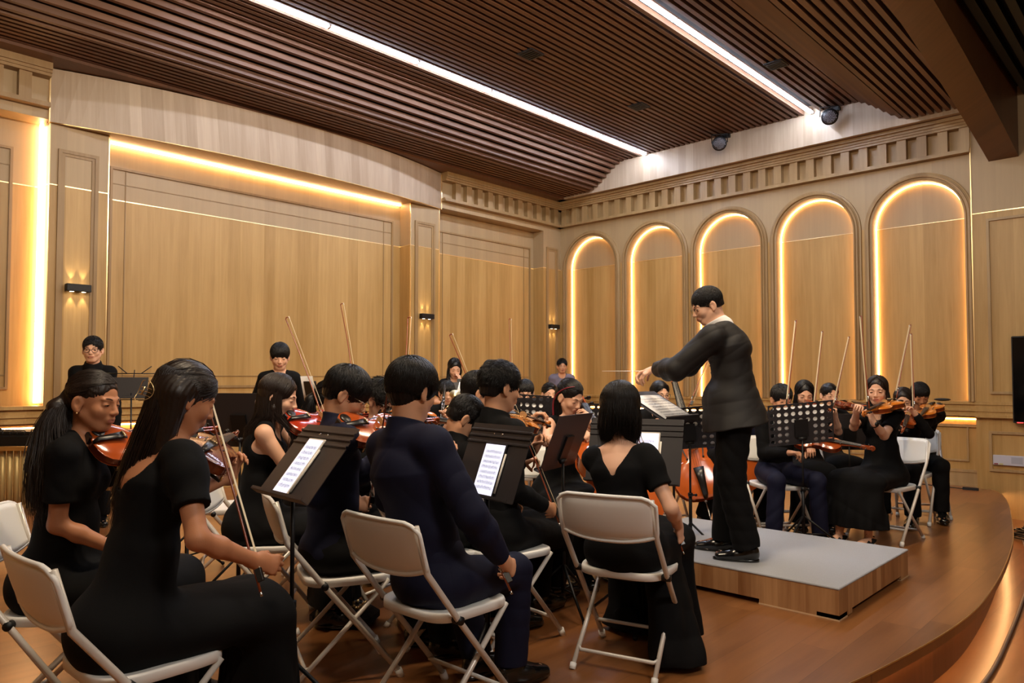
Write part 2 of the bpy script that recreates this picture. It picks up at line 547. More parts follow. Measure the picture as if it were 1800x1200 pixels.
for i in range(28):
    xc = .16 + i * .2333
    if xc < x1 - .05: mb.box((xc - .055, -.092, 4.11), (xc + .055, 0, 4.37))
struct('trim_9', mb, M_['trim'])
# valance board against which the ceiling ends
mb = MB(); mb.box((.12, -.30, 4.50), (XR + .4, -.24, 5.2)); mb.box((0, -.24, 4.50), (XR + .4, .1, 4.52), 1)
struct('trim_10', mb, [M_['fascia'], M_['soffit']])

# --- slatted ceiling
def zprof(x):
    def S(t):
        t = min(1, max(0, t)); return t * t * (3 - 2 * t)
    z = 4.53 + .40 * S((x - .88) / .78)
    z -= .38 * S((x - 5.25) / .72)
    return z


mb = MB()
px = .36
while px < 6.66:
    z = zprof(px)
    if abs(px - 2.06) > .05 and abs(px - 4.72) > .05:
        mb.box((px - .024, -13, z), (px + .024, -.30, z + .06))
    px += .088
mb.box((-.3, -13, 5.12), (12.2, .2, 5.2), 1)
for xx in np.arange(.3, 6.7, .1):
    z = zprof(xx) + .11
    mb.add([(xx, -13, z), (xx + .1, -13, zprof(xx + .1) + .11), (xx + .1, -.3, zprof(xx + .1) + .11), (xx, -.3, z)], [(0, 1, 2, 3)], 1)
mb.box((0, -13, 4.50), (.30, 0, 4.53), 2)
mb.box((.30, -13, 4.50), (.334, 0, 4.65), 2)
px = 7.1
while px < 12:
    mb.box((px - .035, -13, 4.62), (px + .035, -.05, 4.70), 3); px += .13
mb.box((7.0, -13, 4.74), (12.2, 0, 4.76), 1)
struct('ceiling', mb, [M_['slat'], M_['dark'], M_['soffit'], M_['blackp']])
# arched beam at the stage front
mb = MB()
ys = [0.0 - 13 * i / 60 for i in range(61)]
def zb(y):
    return 3.90 + .62 * (1 - (1 - min(1, -y / 7.0)) ** 1.9) if y > -7 else 3.90 + .62 * (1 - ((-y - 7) / 7.0) ** 1.9)
vs = []
for y in ys:
    vs += [(6.70, y, zb(y)), (7.0, y, zb(y)), (7.0, y, 5.1), (6.70, y, 5.1)]
fs = []
for i in range(60):
    a = 4 * i; b = a + 4
    for j in range(4):
        j2 = (j + 1) % 4
        fs.append((a + j, b + j, b + j2, a + j2))
mb.add(vs, fs)
struct('trim_11', mb, M_['beam'])

# --- hall walls behind the camera
mb = MB(); mb.box((-.5, -14.2, -.4), (12.4, -14, 5.2)); struct('wall_front', mb, M_['wall'])
mb = MB(); mb.box((12.0, -14, -.4), (12.2, 0, 5.2)); struct('wall_side', mb, M_['wall'])

# --- ceiling LED tubes
def tube_light(x, y0, y1, row, k, n):
    t = thing('tube_light', ('%s slim white ceiling tube of the %s row, counted from the wall with the arches' % (['first', 'second', 'third', 'fourth', 'fifth', 'sixth', 'seventh', 'eighth', 'ninth'][k], row)), 'ceiling light', (x, (y0 + y1) / 2, 4.93), 0, 'ceiling tubes of the %s row' % row)
    L = (y1 - y0) / 2 - .012
    m = MB(); m.box((-.026, -L, -.012), (.026, L, .012), bev=.004); m.build('diffuser', M_['tube'], t)
    m = MB(); m.box((-.018, -L - .01, .0125), (.018, L + .01, .04)); m.box((-.020, -L - .012, -.010), (.020, -L, .012)); m.box((-.020, L, -.010), (.020, L + .012, .012)); m.build('housing', M_['slat'], t)


for row, x in (('left', 2.06), ('right', 4.72)):
    y = -.33
    for k in range(6 if row == 'left' else 5):
        tube_light(x, y - 1.17, y, row, k, 0); y -= 1.172

# --- sconces
sc0 = None
def sconce(y, label):
    t = thing('wall_sconce', label, 'wall lamp', (0, y, 2.25), 0, 'black up-and-down sconces on the left wall pilasters')
    m = MB(); m.box((.015, -.115, -.038), (.095, .115, .038), bev=.004); m.build('housing', M_['black'], t)
    m = MB(); m.box((.0105, -.05, -.02), (.016, .05, .02)); m.build('mount', M_['black'], t)
    for s in (-1, 1):
        for q in (-.055, .055):
            m = MB(); m.cyl((.042, q, s * .037), (.042, q, s * .0395), .020, 12); m.build('lens', M_['tubewarm'], t)
            d = bpy.data.lights.new('sconce_beam', 'SPOT'); d.energy = 3.5; d.color = (1, .78, .5); d.spot_size = math.radians(44); d.spot_blend = .5; d.shadow_soft_size = .012
            o = bpy.data.objects.new('sconce_beam', d); COL.objects.link(o); o.parent = t
            o.location = (.034, q, s * .043); o.rotation_euler = Vector((-.16, q * .1, s)).to_track_quat('-Z', 'Y').to_euler()


M_['tubewarm'] = plain('lamp_lens', srgb(255, 220, 170), .4, emit=(1, .8, .5, 1), estr=12)
sconce(-7.885, 'black box sconce on the wide pilaster at far left, above the standing boy in glasses')
sconce(-3.20, 'black box sconce on the pilaster right of the wide curved fascia')
sconce(-.245, 'black box sconce on the narrow pilaster by the room corner')

# --- stage lamps on the valance
def par_can(x, z, label, yaw):
    t = thing('stage_light', label, 'stage light', (x, -.30, z), 0, 'black round stage lamps above the arcade')
    m = MB(); m.box((-.09, -.05, .02), (.09, 0, .07)); m.cyl((0, -.06, .04), (0, -.14, -.02), .018, 10); m.build('bracket', M_['black'], t)
    R = Matrix.Translation((0, -.17, -.08)) @ Matrix.Rotation(yaw, 4, 'Z') @ Matrix.Rotation(math.radians(24), 4, 'X')
    m = MB(); m.tube([(0, .10, 0), (0, .06, 0), (0, -.06, 0), (0, -.09, 0)], [.06, .095, .10, .105], 24, M=R); m.tube([(-.11, 0, 0), (-.11, .0, .12), (.11, 0, .12), (.11, 0, 0)], .008, 6, M=R); m.build('housing', M_['black'], t)
    m = MB(); m.cyl((0, -.088, 0), (0, -.093, 0), .088, 24, M=R)
    m.build('face', plain('lamp_face', srgb(60, 60, 66), .35), t)
    m = MB()
    for a in range(-4, 5):
        for b in range(-4, 5):
            if a * a + b * b < 18: m.ball((a * .018 + (b % 2) * .009, -.094, b * .018), .006, 8, 5, M=R)
    m.build('lamp_lens', plain('lamp_bead', srgb(150, 150, 158), .2), t)


par_can(5.0, 4.855, 'black stage lamp beside the end of the right tube row', math.radians(25))
par_can(3.43, 4.855, 'black stage lamp on the valance between the two tube rows', math.radians(25))
# ceiling fittings
for x, y, lb in ((3.15, -4.3, 'black ceiling speaker box nearest the camera between the tube rows'), (3.15, -2.15, 'black ceiling box further back between the tube rows'), (5.02, -2.15, 'black ceiling box right of the right tube row')):
    t = thing('ceiling_box', lb, 'ceiling fitting', (x, y, 4.93), 0, 'black boxes let into the slatted ceiling')
    m = MB(); m.box((-.11, -.11, -.015), (.11, .11, .08), bev=.006); m.build('casing', M_['blackp'], t)
    m = MB()
    for k in range(5): m.box((-.09, -.085 + k * .038, -.022), (.09, -.068 + k * .038, -.016))
    m.build('grille', M_['black'], t)

# --- television, cable cover, cables
t = thing('television', 'black flat television on the wall at the right edge of the picture', 'television', (6.90, -.14, .80))
m = MB(); m.box((0, -.04, 0), (1.6, .02, 1.0), bev=.008); m.build('casing', M_['blackp'], t)
m = MB(); m.box((.012, -.044, .02), (1.588, -.0402, .985)); m.build('screen', plain('tv_screen', srgb(6, 7, 8), .12), t)
m = MB(); m.box((.04, -.043, .004), (.10, -.0405, .012)); m.build('standby_light', plain('red_led', srgb(255, 30, 30), emit=(1, .05, .05, 1), estr=3), t)
t = thing('cable_cover', 'long white metal cover plate fixed low on the wall at right', 'cover plate', (6.68, -.075, .30))
m = MB(); m.box((0, -.012, 0), (1.3, .024, .115), bev=.003); m.build('plate', plain('white_metal', srgb(190, 190, 200), .4), t)
m = MB(); m.box((.18, -.014, .025), (.29, -.0122, .10)); m.build('panel', plain('grey_panel', srgb(165, 167, 178), .5), t)
m = MB(); m.box((.01, -.0135, .006), (.05, -.0122, .02)); m.build('sticker', plain('red_sticker', srgb(120, 40, 40), .5), t)
m = MB(); m.box((.06, -.0135, .006), (.10, -.0122, .02)); m.build('sticker', plain('yellow_sticker', srgb(190, 180, 110), .5), t)
random.seed(5)
m = MB()
pts = []
for i in range(90):
    a = i * .42; r = .16 + .05 * math.sin(i * .9) + .02 * random.random()
    pts.append((7.35 + r * 1.5 * math.cos(a) + .04 * math.sin(i * .3), -1.25 + r * math.sin(a) * 1.2, -.31 + .014 + i * .0011))
m.tube(smooth_line(pts, 3), .009, 6)
tag(m.build('cable_coil', M_['cable']), 'black cable heaped on the hall floor behind the stage edge', 'cable')
m = MB()
cp = [(x + .09 + .02 * math.sin(i * .7), y, -.306) for i, (x, y) in enumerate(EDGE[6:60:3])]
m.tube(smooth_line(cp, 4), .011, 8)
tag(m.build('cable', plain('grey_cable', srgb(110, 100, 100), .5)), 'grey cable lying along the foot of the curved stage edge', 'cable')
m = MB(); m.tube(smooth_line([(5.2, -.04, .006), (5.6, -.1, .006), (6.0, -.16, .006), (6.3, -.22, .007), (6.45, -.25, .008)], 5), .005, 6); m.box((6.4, -.28, .001), (6.56, -.24, .03))
tag(m.build('cable', M_['cable']), 'thin black cable with a plug on the stage floor by the wall', 'cable')
m = MB(); m.ball((0, 0, .018), (.095, .03, .018), 16, 8); o = m.build('glasses_case', M_['blackp']); o.location = (6.14, .02, 1.036)
tag(o, 'black glasses case on the sill under the rightmost arch', 'case')

# --- podium
t = thing('conductor_podium', 'low wooden conductor podium topped with grey carpet', 'podium', (5.42, -6.16, 0))
PW, PD = 1.64, 1.25
m = MB(); m.box((0, 0, .03), (PW, PD, .165)); m.box((PW - .45, 0, .004), (PW, .12, .03)); m.box((PW - .12, 0, .004), (PW, .2, .03)); m.box((PW - .12, PD - .15, .004), (PW, PD, .03)); m.box((0, 0, .004), (.3, .12, .03)); m.box((0, PD - .15, .004), (.3, PD, .03))
m.build('platform', M_['podwood'], t)
pw_ = plain('pale_wood', srgb(214, 180, 140), .6)
for a_, b_ in (((PW - .452, -.002, 0), (PW + .002, .12, .008)), ((PW - .12, PD - .15, 0), (PW + .002, PD + .002, .008)), ((0, 0, 0), (.3, .12, .008)), ((0, PD - .15, 0), (.3, PD, .008))):
    m = MB(); m.box(a_, b_); m.build('foot', pw_, t)
m = MB(); m.box((-.004, -.004, .165), (PW + .004, PD + .004, .178), bev=.004)
m.build('carpet', plain('grey_carpet', srgb(168, 169, 173), .95, bump=1.0, bscale=260, mottled=.16), t)
# ================================================================ smooth bodies from blended limbs
class SDF:
    def __init__(s):
        s.p = []          # (fn, center, radius, k, mode)
        s.warp = None

    def _a(s, fn, c, R, k, mode):
        s.p.append((fn, np.array(c, float), float(R), k, mode)); return s

    def cone(s, a, b, ra, rb, k=.02, mode='u', flat=False):
        a = np.array(a, float); b = np.array(b, float); ab = b - a; L2 = max(ab @ ab, 1e-12)

        def fn(P):
            q = P - a
            t0 = q @ ab / L2
            t = np.clip(t0, 0, 1.6 if flat else 1)
            q = q - t[..., None] * ab
            d = np.sqrt((q * q).sum(-1)) - (ra + (rb - ra) * t)
            return np.maximum(d, (t0 - 1) * math.sqrt(L2)) if flat else d
        return s._a(fn, (a + b) / 2, math.sqrt(L2) / 2 + max(ra, rb), k, mode)

    def econe(s, a, b, side, r0, r1, k=.02, mode='u'):
        """elliptic limb: side = direction of first radius; r0=(side,other) at a, r1 at b"""
        a = np.array(a, float); b = np.array(b, float); ab = b - a; L = math.sqrt(max(ab @ ab, 1e-12)); ax = ab / L
        u = np.array(side, float); u = u - ax * (u @ ax); u /= max(np.linalg.norm(u), 1e-9); w = np.cross(ax, u)

        def fn(P):
            q = P - a
            h = q @ ax
            t = np.clip(h / L, 0, 1)
            ru = r0[0] + (r1[0] - r0[0]) * t; rw = r0[1] + (r1[1] - r0[1]) * t
            e = h - t * L
            m = np.minimum(ru, rw)
            X = q @ u; Y = q @ w
            k0 = np.sqrt((X / ru) ** 2 + (Y / rw) ** 2 + (e / m) ** 2)
            k1 = np.sqrt((X / ru ** 2) ** 2 + (Y / rw ** 2) ** 2 + (e / m ** 2) ** 2) + 1e-9
            return np.where(k0 < .3, (k0 - 1) * m, k0 * (k0 - 1) / k1)
        return s._a(fn, (a + b) / 2, L / 2 + max(*r0, *r1), k, mode)

    def ell(s, c, r, R=None, k=.02, mode='u'):
        c = np.array(c, float); r = np.array(r, float)
        Rm = np.eye(3) if R is None else np.array(R, float)   # columns = local axes

        def fn(P):
            q = (P - c) @ Rm
            k0 = np.sqrt(((q / r) ** 2).sum(-1)); k1 = np.sqrt(((q / (r * r)) ** 2).sum(-1)) + 1e-9
            return np.where(k0 < .3, (k0 - 1) * r.min(), k0 * (k0 - 1) / k1)
        return s._a(fn, c, r.max(), k, mode)

    def plane(s, c, n, k=.005, mode='i'):
        """keeps the side the normal points away from"""
        c = np.array(c, float); n = np.array(n, float); n /= np.linalg.norm(n)
        return s._a(lambda P: (P - c) @ n, c, 1e9, k, mode)

    def fn(s, f, c=(0, 0, 0), R=1e9, k=0, mode='add'):
        return s._a(f, c, R, k, mode)

    def ev(s, P, cull=0.0):
        """P [..,3]; with cull>0 P is [n,m,3], blocks of radius cull"""
        sh = P.shape[:-1]
        d = np.full(sh, 1e3)
        if cull: ctr = (P[:, 0] + P[:, -1]) / 2
        for fn, c, R, k, mode in s.p:
            if cull and R < 1e8:
                near = np.sqrt(((ctr - c) ** 2).sum(-1)) < R + cull * 2 + k * 2 + .01
                if not near.any(): continue
                Q = P[near]; dd = d[near]
            else:
                near = None; Q = P; dd = d
            e = fn(Q)
            if mode == 'u':
                if k > 0:
                    h = np.clip(.5 + .5 * (dd - e) / k, 0, 1); r = dd + (e - dd) * h - k * h * (1 - h)
                else: r = np.minimum(dd, e)
            elif mode == 's':
                e = -e
                h = np.clip(.5 - .5 * (dd - e) / max(k, 1e-6), 0, 1); r = dd + (e - dd) * h + k * h * (1 - h)
            elif mode == 'i':
                h = np.clip(.5 - .5 * (dd - e) / max(k, 1e-6), 0, 1); r = dd + (e - dd) * h + k * h * (1 - h)
            else:
                r = dd + e
            if near is None: d = r
            else: d[near] = r
        return d

    def mesh(s, h):
        prims = [p for p in s.p if p[4] == 'u']
        lo = np.min([p[1] - p[2] for p in prims], 0) - 3 * h; hi = np.max([p[1] + p[2] for p in prims], 0) + 3 * h
        B = 8
        nb = np.ceil((hi - lo) / (B * h)).astype(int)
        g = np.stack(np.meshgrid(*[np.arange(n) for n in nb], indexing='ij'), -1).reshape(-1, 3)
        rad = B * h * .5 * math.sqrt(3)
        keep = []
        for i in range(0, len(g), 60000):
            gg = g[i:i + 60000]
            d = s.ev(lo + (gg + .5) * B * h)
            keep.append(gg[np.abs(d) < rad * 1.45 + .006])
        g = np.concatenate(keep)
        off = np.stack(np.meshgrid(*[np.arange(B + 1)] * 3, indexing='ij'), -1).reshape(-1, 3)
        V = []; keys = []; Q = []
        DIM = nb * B + 2
        key = lambda c: (c[..., 0] * DIM[1] + c[..., 1]) * DIM[2] + c[..., 2]
        cor = [(0, 0, 0), (1, 0, 0), (0, 1, 0), (1, 1, 0), (0, 0, 1), (1, 0, 1), (0, 1, 1), (1, 1, 1)]
        edges = [(0, 1), (2, 3), (4, 5), (6, 7), (0, 2), (1, 3), (4, 6), (5, 7), (0, 4), (1, 5), (2, 6), (3, 7)]
        for i in range(0, len(g), 1500):
            gg = g[i:i + 1500]
            idx = gg[:, None] * B + off[None]
            D = s.ev(lo + idx * h, rad).reshape(len(gg), B + 1, B + 1, B + 1)
            S = D < 0
            c = np.stack([S[:, a:a + B, b:b + B, e:e + B] for a, b, e in cor], -1)
            n_in = c.sum(-1)
            m = (n_in > 0) & (n_in < 8)
            w = np.argwhere(m)
            if len(w):
                dv = np.stack([D[:, a:a + B, b:b + B, e:e + B][m] for a, b, e in cor], -1)
                acc = np.zeros((len(w), 3)); cnt = np.zeros(len(w))
                for a, b in edges:
                    da, db = dv[:, a], dv[:, b]
                    x = (da < 0) != (db < 0)
                    t = np.where(x, da / np.where(x, da - db, 1), 0)
                    pa = np.array(cor[a]); pb = np.array(cor[b])
                    acc += (pa + t[:, None] * (pb - pa)) * x[:, None]; cnt += x
                cell = gg[w[:, 0]] * B + w[:, 1:]
                V.append(lo + (cell + acc / cnt[:, None]) * h); keys.append(key(cell))
            for ax in range(3):
                sl = [slice(0, B)] * 3; s2 = list(sl); s2[ax] = slice(1, B + 1)
                A = S[:, sl[0], sl[1], sl[2]]; Bb = S[:, s2[0], s2[1], s2[2]]
                x = np.argwhere(A != Bb)
                if not len(x): continue
                flip = A[tuple(x.T)]
                cell = gg[x[:, 0]] * B + x[:, 1:]
                u = np.zeros(3, int); v = np.zeros(3, int); u[(ax + 1) % 3] = 1; v[(ax + 2) % 3] = 1
                q = np.stack([key(cell - u - v), key(cell - v), key(cell), key(cell - u)], -1)
                q[~flip] = q[~flip][:, ::-1]
                Q.append(q)
        if not V: return np.zeros((0, 3)), np.zeros((0, 4), int)
        V = np.concatenate(V); keys = np.concatenate(keys); Q = np.concatenate(Q)
        o = np.argsort(keys); ks = keys[o]
        pos = np.searchsorted(ks, Q); pos = np.clip(pos, 0, len(ks) - 1)
        ok = (ks[pos] == Q).all(-1)
        return V, o[pos[ok]]


def np_mesh(name, V, F, mats, parent=None, mi=None, extra=None):
    """numpy verts/quads (+ an extra MB of polygons) as one smooth mesh object"""
    if extra is not None and len(extra.v):
        n0 = len(V)
        ev = np.array(extra.v, float)
        ef = [tuple(i + n0 for i in f) for f in extra.f]
        V = np.concatenate([V, ev]) if len(V) else ev
    else: ef = []
    me = bpy.data.meshes.new(name)
    tot = len(F) + len(ef)
    me.vertices.add(len(V)); me.vertices.foreach_set('co', np.asarray(V, np.float32).ravel())
    fl = np.asarray(F, np.int32).ravel()
    st = np.arange(len(F)) * 4
    if ef:
        ln = np.array([len(f) for f in ef]); st = np.concatenate([st, len(F) * 4 + np.concatenate([[0], np.cumsum(ln)[:-1]])])
        fl = np.concatenate([fl, np.concatenate([np.array(f) for f in ef])])
    me.loops.add(len(fl)); me.loops.foreach_set('vertex_index', fl.astype(np.int32))
    me.polygons.add(tot); me.polygons.foreach_set('loop_start', st.astype(np.int32))
    me.polygons.foreach_set('use_smooth', np.ones(tot, bool))
    m = np.zeros(tot, np.int32)
    if mi is not None: m[:len(F)] = mi
    if ef: m[len(F):] = extra.m
    me.update(calc_edges=True)
    for q in (mats if isinstance(mats, (list, tuple)) else [mats]): me.materials.append(q)
    me.polygons.foreach_set('material_index', m)
    me.validate(); me.update()
    o = bpy.data.objects.new(name, me); COL.objects.link(o)
    if parent is not None: o.parent = parent
    return o


def sdf_obj(name, s, h, mats, parent, extra=None, region=None):
    V, F = s.mesh(h)
    mi = None
    if region is not None and len(F):
        mi = region(V[F].mean(1))
    return np_mesh(name, V, F, mats, parent, mi, extra)
# ================================================================ people
CAMC = np.array([8.52, -10.25, 1.30])
_f = np.array([-math.sin(YAW), math.cos(YAW), 0]); _r = np.array([math.cos(YAW), math.sin(YAW), 0])
_d = _f * math.cos(TILT) + np.array([0, 0, math.sin(TILT)]); _u = np.array([0, 0, math.cos(TILT)]) - _f * math.sin(TILT)


def at(px, py, D):
    """point of the hall seen at that spot of the 1800x1200 frame, D metres in front of the camera"""
    return CAMC + D * (_d + _r * (px - 900) / 1282 - _u * (py - 621) / 1282)


def face_dir(phi):
    """0 = away from the camera, 90 = to the right of the picture, 180 = towards the camera"""
    a = math.radians(phi)
    return _f * math.cos(a) + _r * math.sin(a)


def yaw_of(phi):
    v = face_dir(phi); return math.atan2(v[1], v[0]) - PI / 2


def unit(v):
    v = np.array(v, float); return v / max(np.linalg.norm(v), 1e-9)


def V3(*a): return np.array(a, float)


def rotv(v, ax, a):
    ax = unit(ax); v = np.array(v, float)
    return v * math.cos(a) + np.cross(ax, v) * math.sin(a) + ax * (ax @ v) * (1 - math.cos(a))


def ik(S, T, l1, l2, pole):
    S = np.array(S); T = np.array(T); v = T - S; L = np.linalg.norm(v)
    Lm = (l1 + l2) * .995
    if L > Lm: T = S + v / L * Lm; L = Lm
    ax = unit(T - S); a = (l1 * l1 - l2 * l2 + L * L) / (2 * L); hh = math.sqrt(max(l1 * l1 - a * a, 0))
    p = np.array(pole, float); p = p - ax * (p @ ax); p = unit(p)
    return S + ax * a + p * hh, T


SKIN = {}
def skin(c):
    if c not in SKIN:
        SKIN[c] = plain('skin', srgb(*c), .48, spec=.35, bump=.12, bscale=300, mottled=.04)
    return SKIN[c]


S_MED = (214, 158, 122); S_TAN = (190, 130, 94); S_FAIR = (228, 178, 148)
M_['lip'] = plain('lips', srgb(178, 108, 92), .45)
M_['hair'] = plain('black_hair', srgb(17, 14, 14), .42, spec=.4)
M_['hair_br'] = plain('dark_brown_hair', srgb(36, 25, 20), .42, spec=.4)
M_['eye_w'] = plain('eye_white', srgb(214, 206, 200), .3)
M_['eye_d'] = plain('eye_dark', srgb(20, 13, 11), .2)
M_['brow'] = plain('eyebrow_hair', srgb(42, 30, 26), .7)
M_['clothb'] = plain('black_cloth', srgb(9, 9, 11), .85, spec=.2, bump=.25, bscale=700)
M_['clothn'] = plain('navy_cloth', srgb(19, 21, 44), .75, spec=.22, bump=.25, bscale=700)
M_['clothj'] = plain('charcoal_cloth', srgb(34, 32, 32), .62, spec=.3, bump=.25, bscale=700)
M_['clothw'] = plain('white_cloth', srgb(232, 230, 228), .7)
M_['clothg'] = plain('grey_cloth', srgb(112, 106, 122), .85, bump=.2, bscale=600)
M_['shoe'] = plain('shoe_leather', srgb(16, 16, 17), .22, coat=.5)
M_['suede'] = plain('suede', srgb(16, 15, 16), .9)
M_['sock'] = plain('grey_sock', srgb(70, 68, 76), .9)
M_['wire'] = plain('thin_metal', srgb(150, 140, 120), .3, 1.0)
M_['rimb'] = plain('dark_rim', srgb(40, 32, 30), .3)
gm, gnt, gb = newmat('clear_lens'); gb.inputs['Transmission Weight'].default_value = 1; gb.inputs['Roughness'].default_value = .02; gb.inputs['IOR'].default_value = 1.05
M_['lens'] = gm


def add_hand(s, W, d, n, side, curl=.5, sc=1.0, thumb=.5, fingers=None, k=.007):
    d = unit(d); n = np.array(n, float); n = unit(n - d * (n @ d)); t = np.cross(n, d) * (-1 if side > 0 else 1)
    q = lambda a, b, c=0: W + (d * a + t * b + n * c) * sc
    s.econe(W - d * .02 * sc, q(.03, 0), t, (.026 * sc, .019 * sc), (.030 * sc, .016 * sc), k=.015)
    s.econe(q(.02, .002), q(.078, 0), t, (.029 * sc, .015 * sc), (.037 * sc, .0125 * sc), k=.015)
    spec = [(.028, .084, (.042, .026, .020), .0088), (.009, .088, (.046, .029, .021), .009), (-.010, .085, (.043, .027, .020), .0085), (-.027, .077, (.034, .020, .018), .0075)]
    for i, (b, a, ls, r) in enumerate(spec):
        c = curl if fingers is None else fingers[i]
        p = q(a - .008, b); dr = unit(d + t * b * 2.0)
        for j, (l, ang) in enumerate(zip(ls, (55, 75, 50))):
            dr = unit(rotv(dr, np.cross(d, n), math.radians(ang * c)))
            e = p + dr * l * sc
            s.cone(p, e, r * sc * (1 - .10 * j), r * sc * (.90 - .10 * j), k=.0035 if j else k)
            p = e
    p = q(.022, .026, .004)
    dr = unit(d * .62 + t * (.68 - 1.0 * max(0, curl - .4)) + n * (.25 + 1.3 * max(0, curl - .4)))
    for j, (l, r) in enumerate(((.042, .0125), (.032, .0105), (.024, .009))):
        e = p + dr * l * sc
        s.cone(p, e, r * sc, r * .9 * sc, k=.01 if j == 0 else .004)
        p = e; dr = unit(dr + d * .30 * (1 - thumb) + n * thumb * .75 - t * thumb * .45)


def wrinkles(amp, seed, fr=38.0, sc=(1, 1, 1), n=5):
    rng = np.random.RandomState(seed)
    w = []
    for i in range(n):
        v = rng.normal(size=3) * np.array(sc); v = v / np.linalg.norm(v) * fr * (.5 + rng.rand() * .9); w.append((v, rng.rand() * 6.3, rng.normal(size=3) * 7, rng.rand() * 6))

    def f(P):
        o = 0
        for v, ph, m, p2 in w:
            o = o + (1 - 2 * np.abs(np.sin(P @ v + ph + 1.2 * np.sin(P @ m + p2)))) * (.5 + .5 * np.sin(P @ m * .8 + p2 * 2))
        return o * amp / math.sqrt(n)
    return f


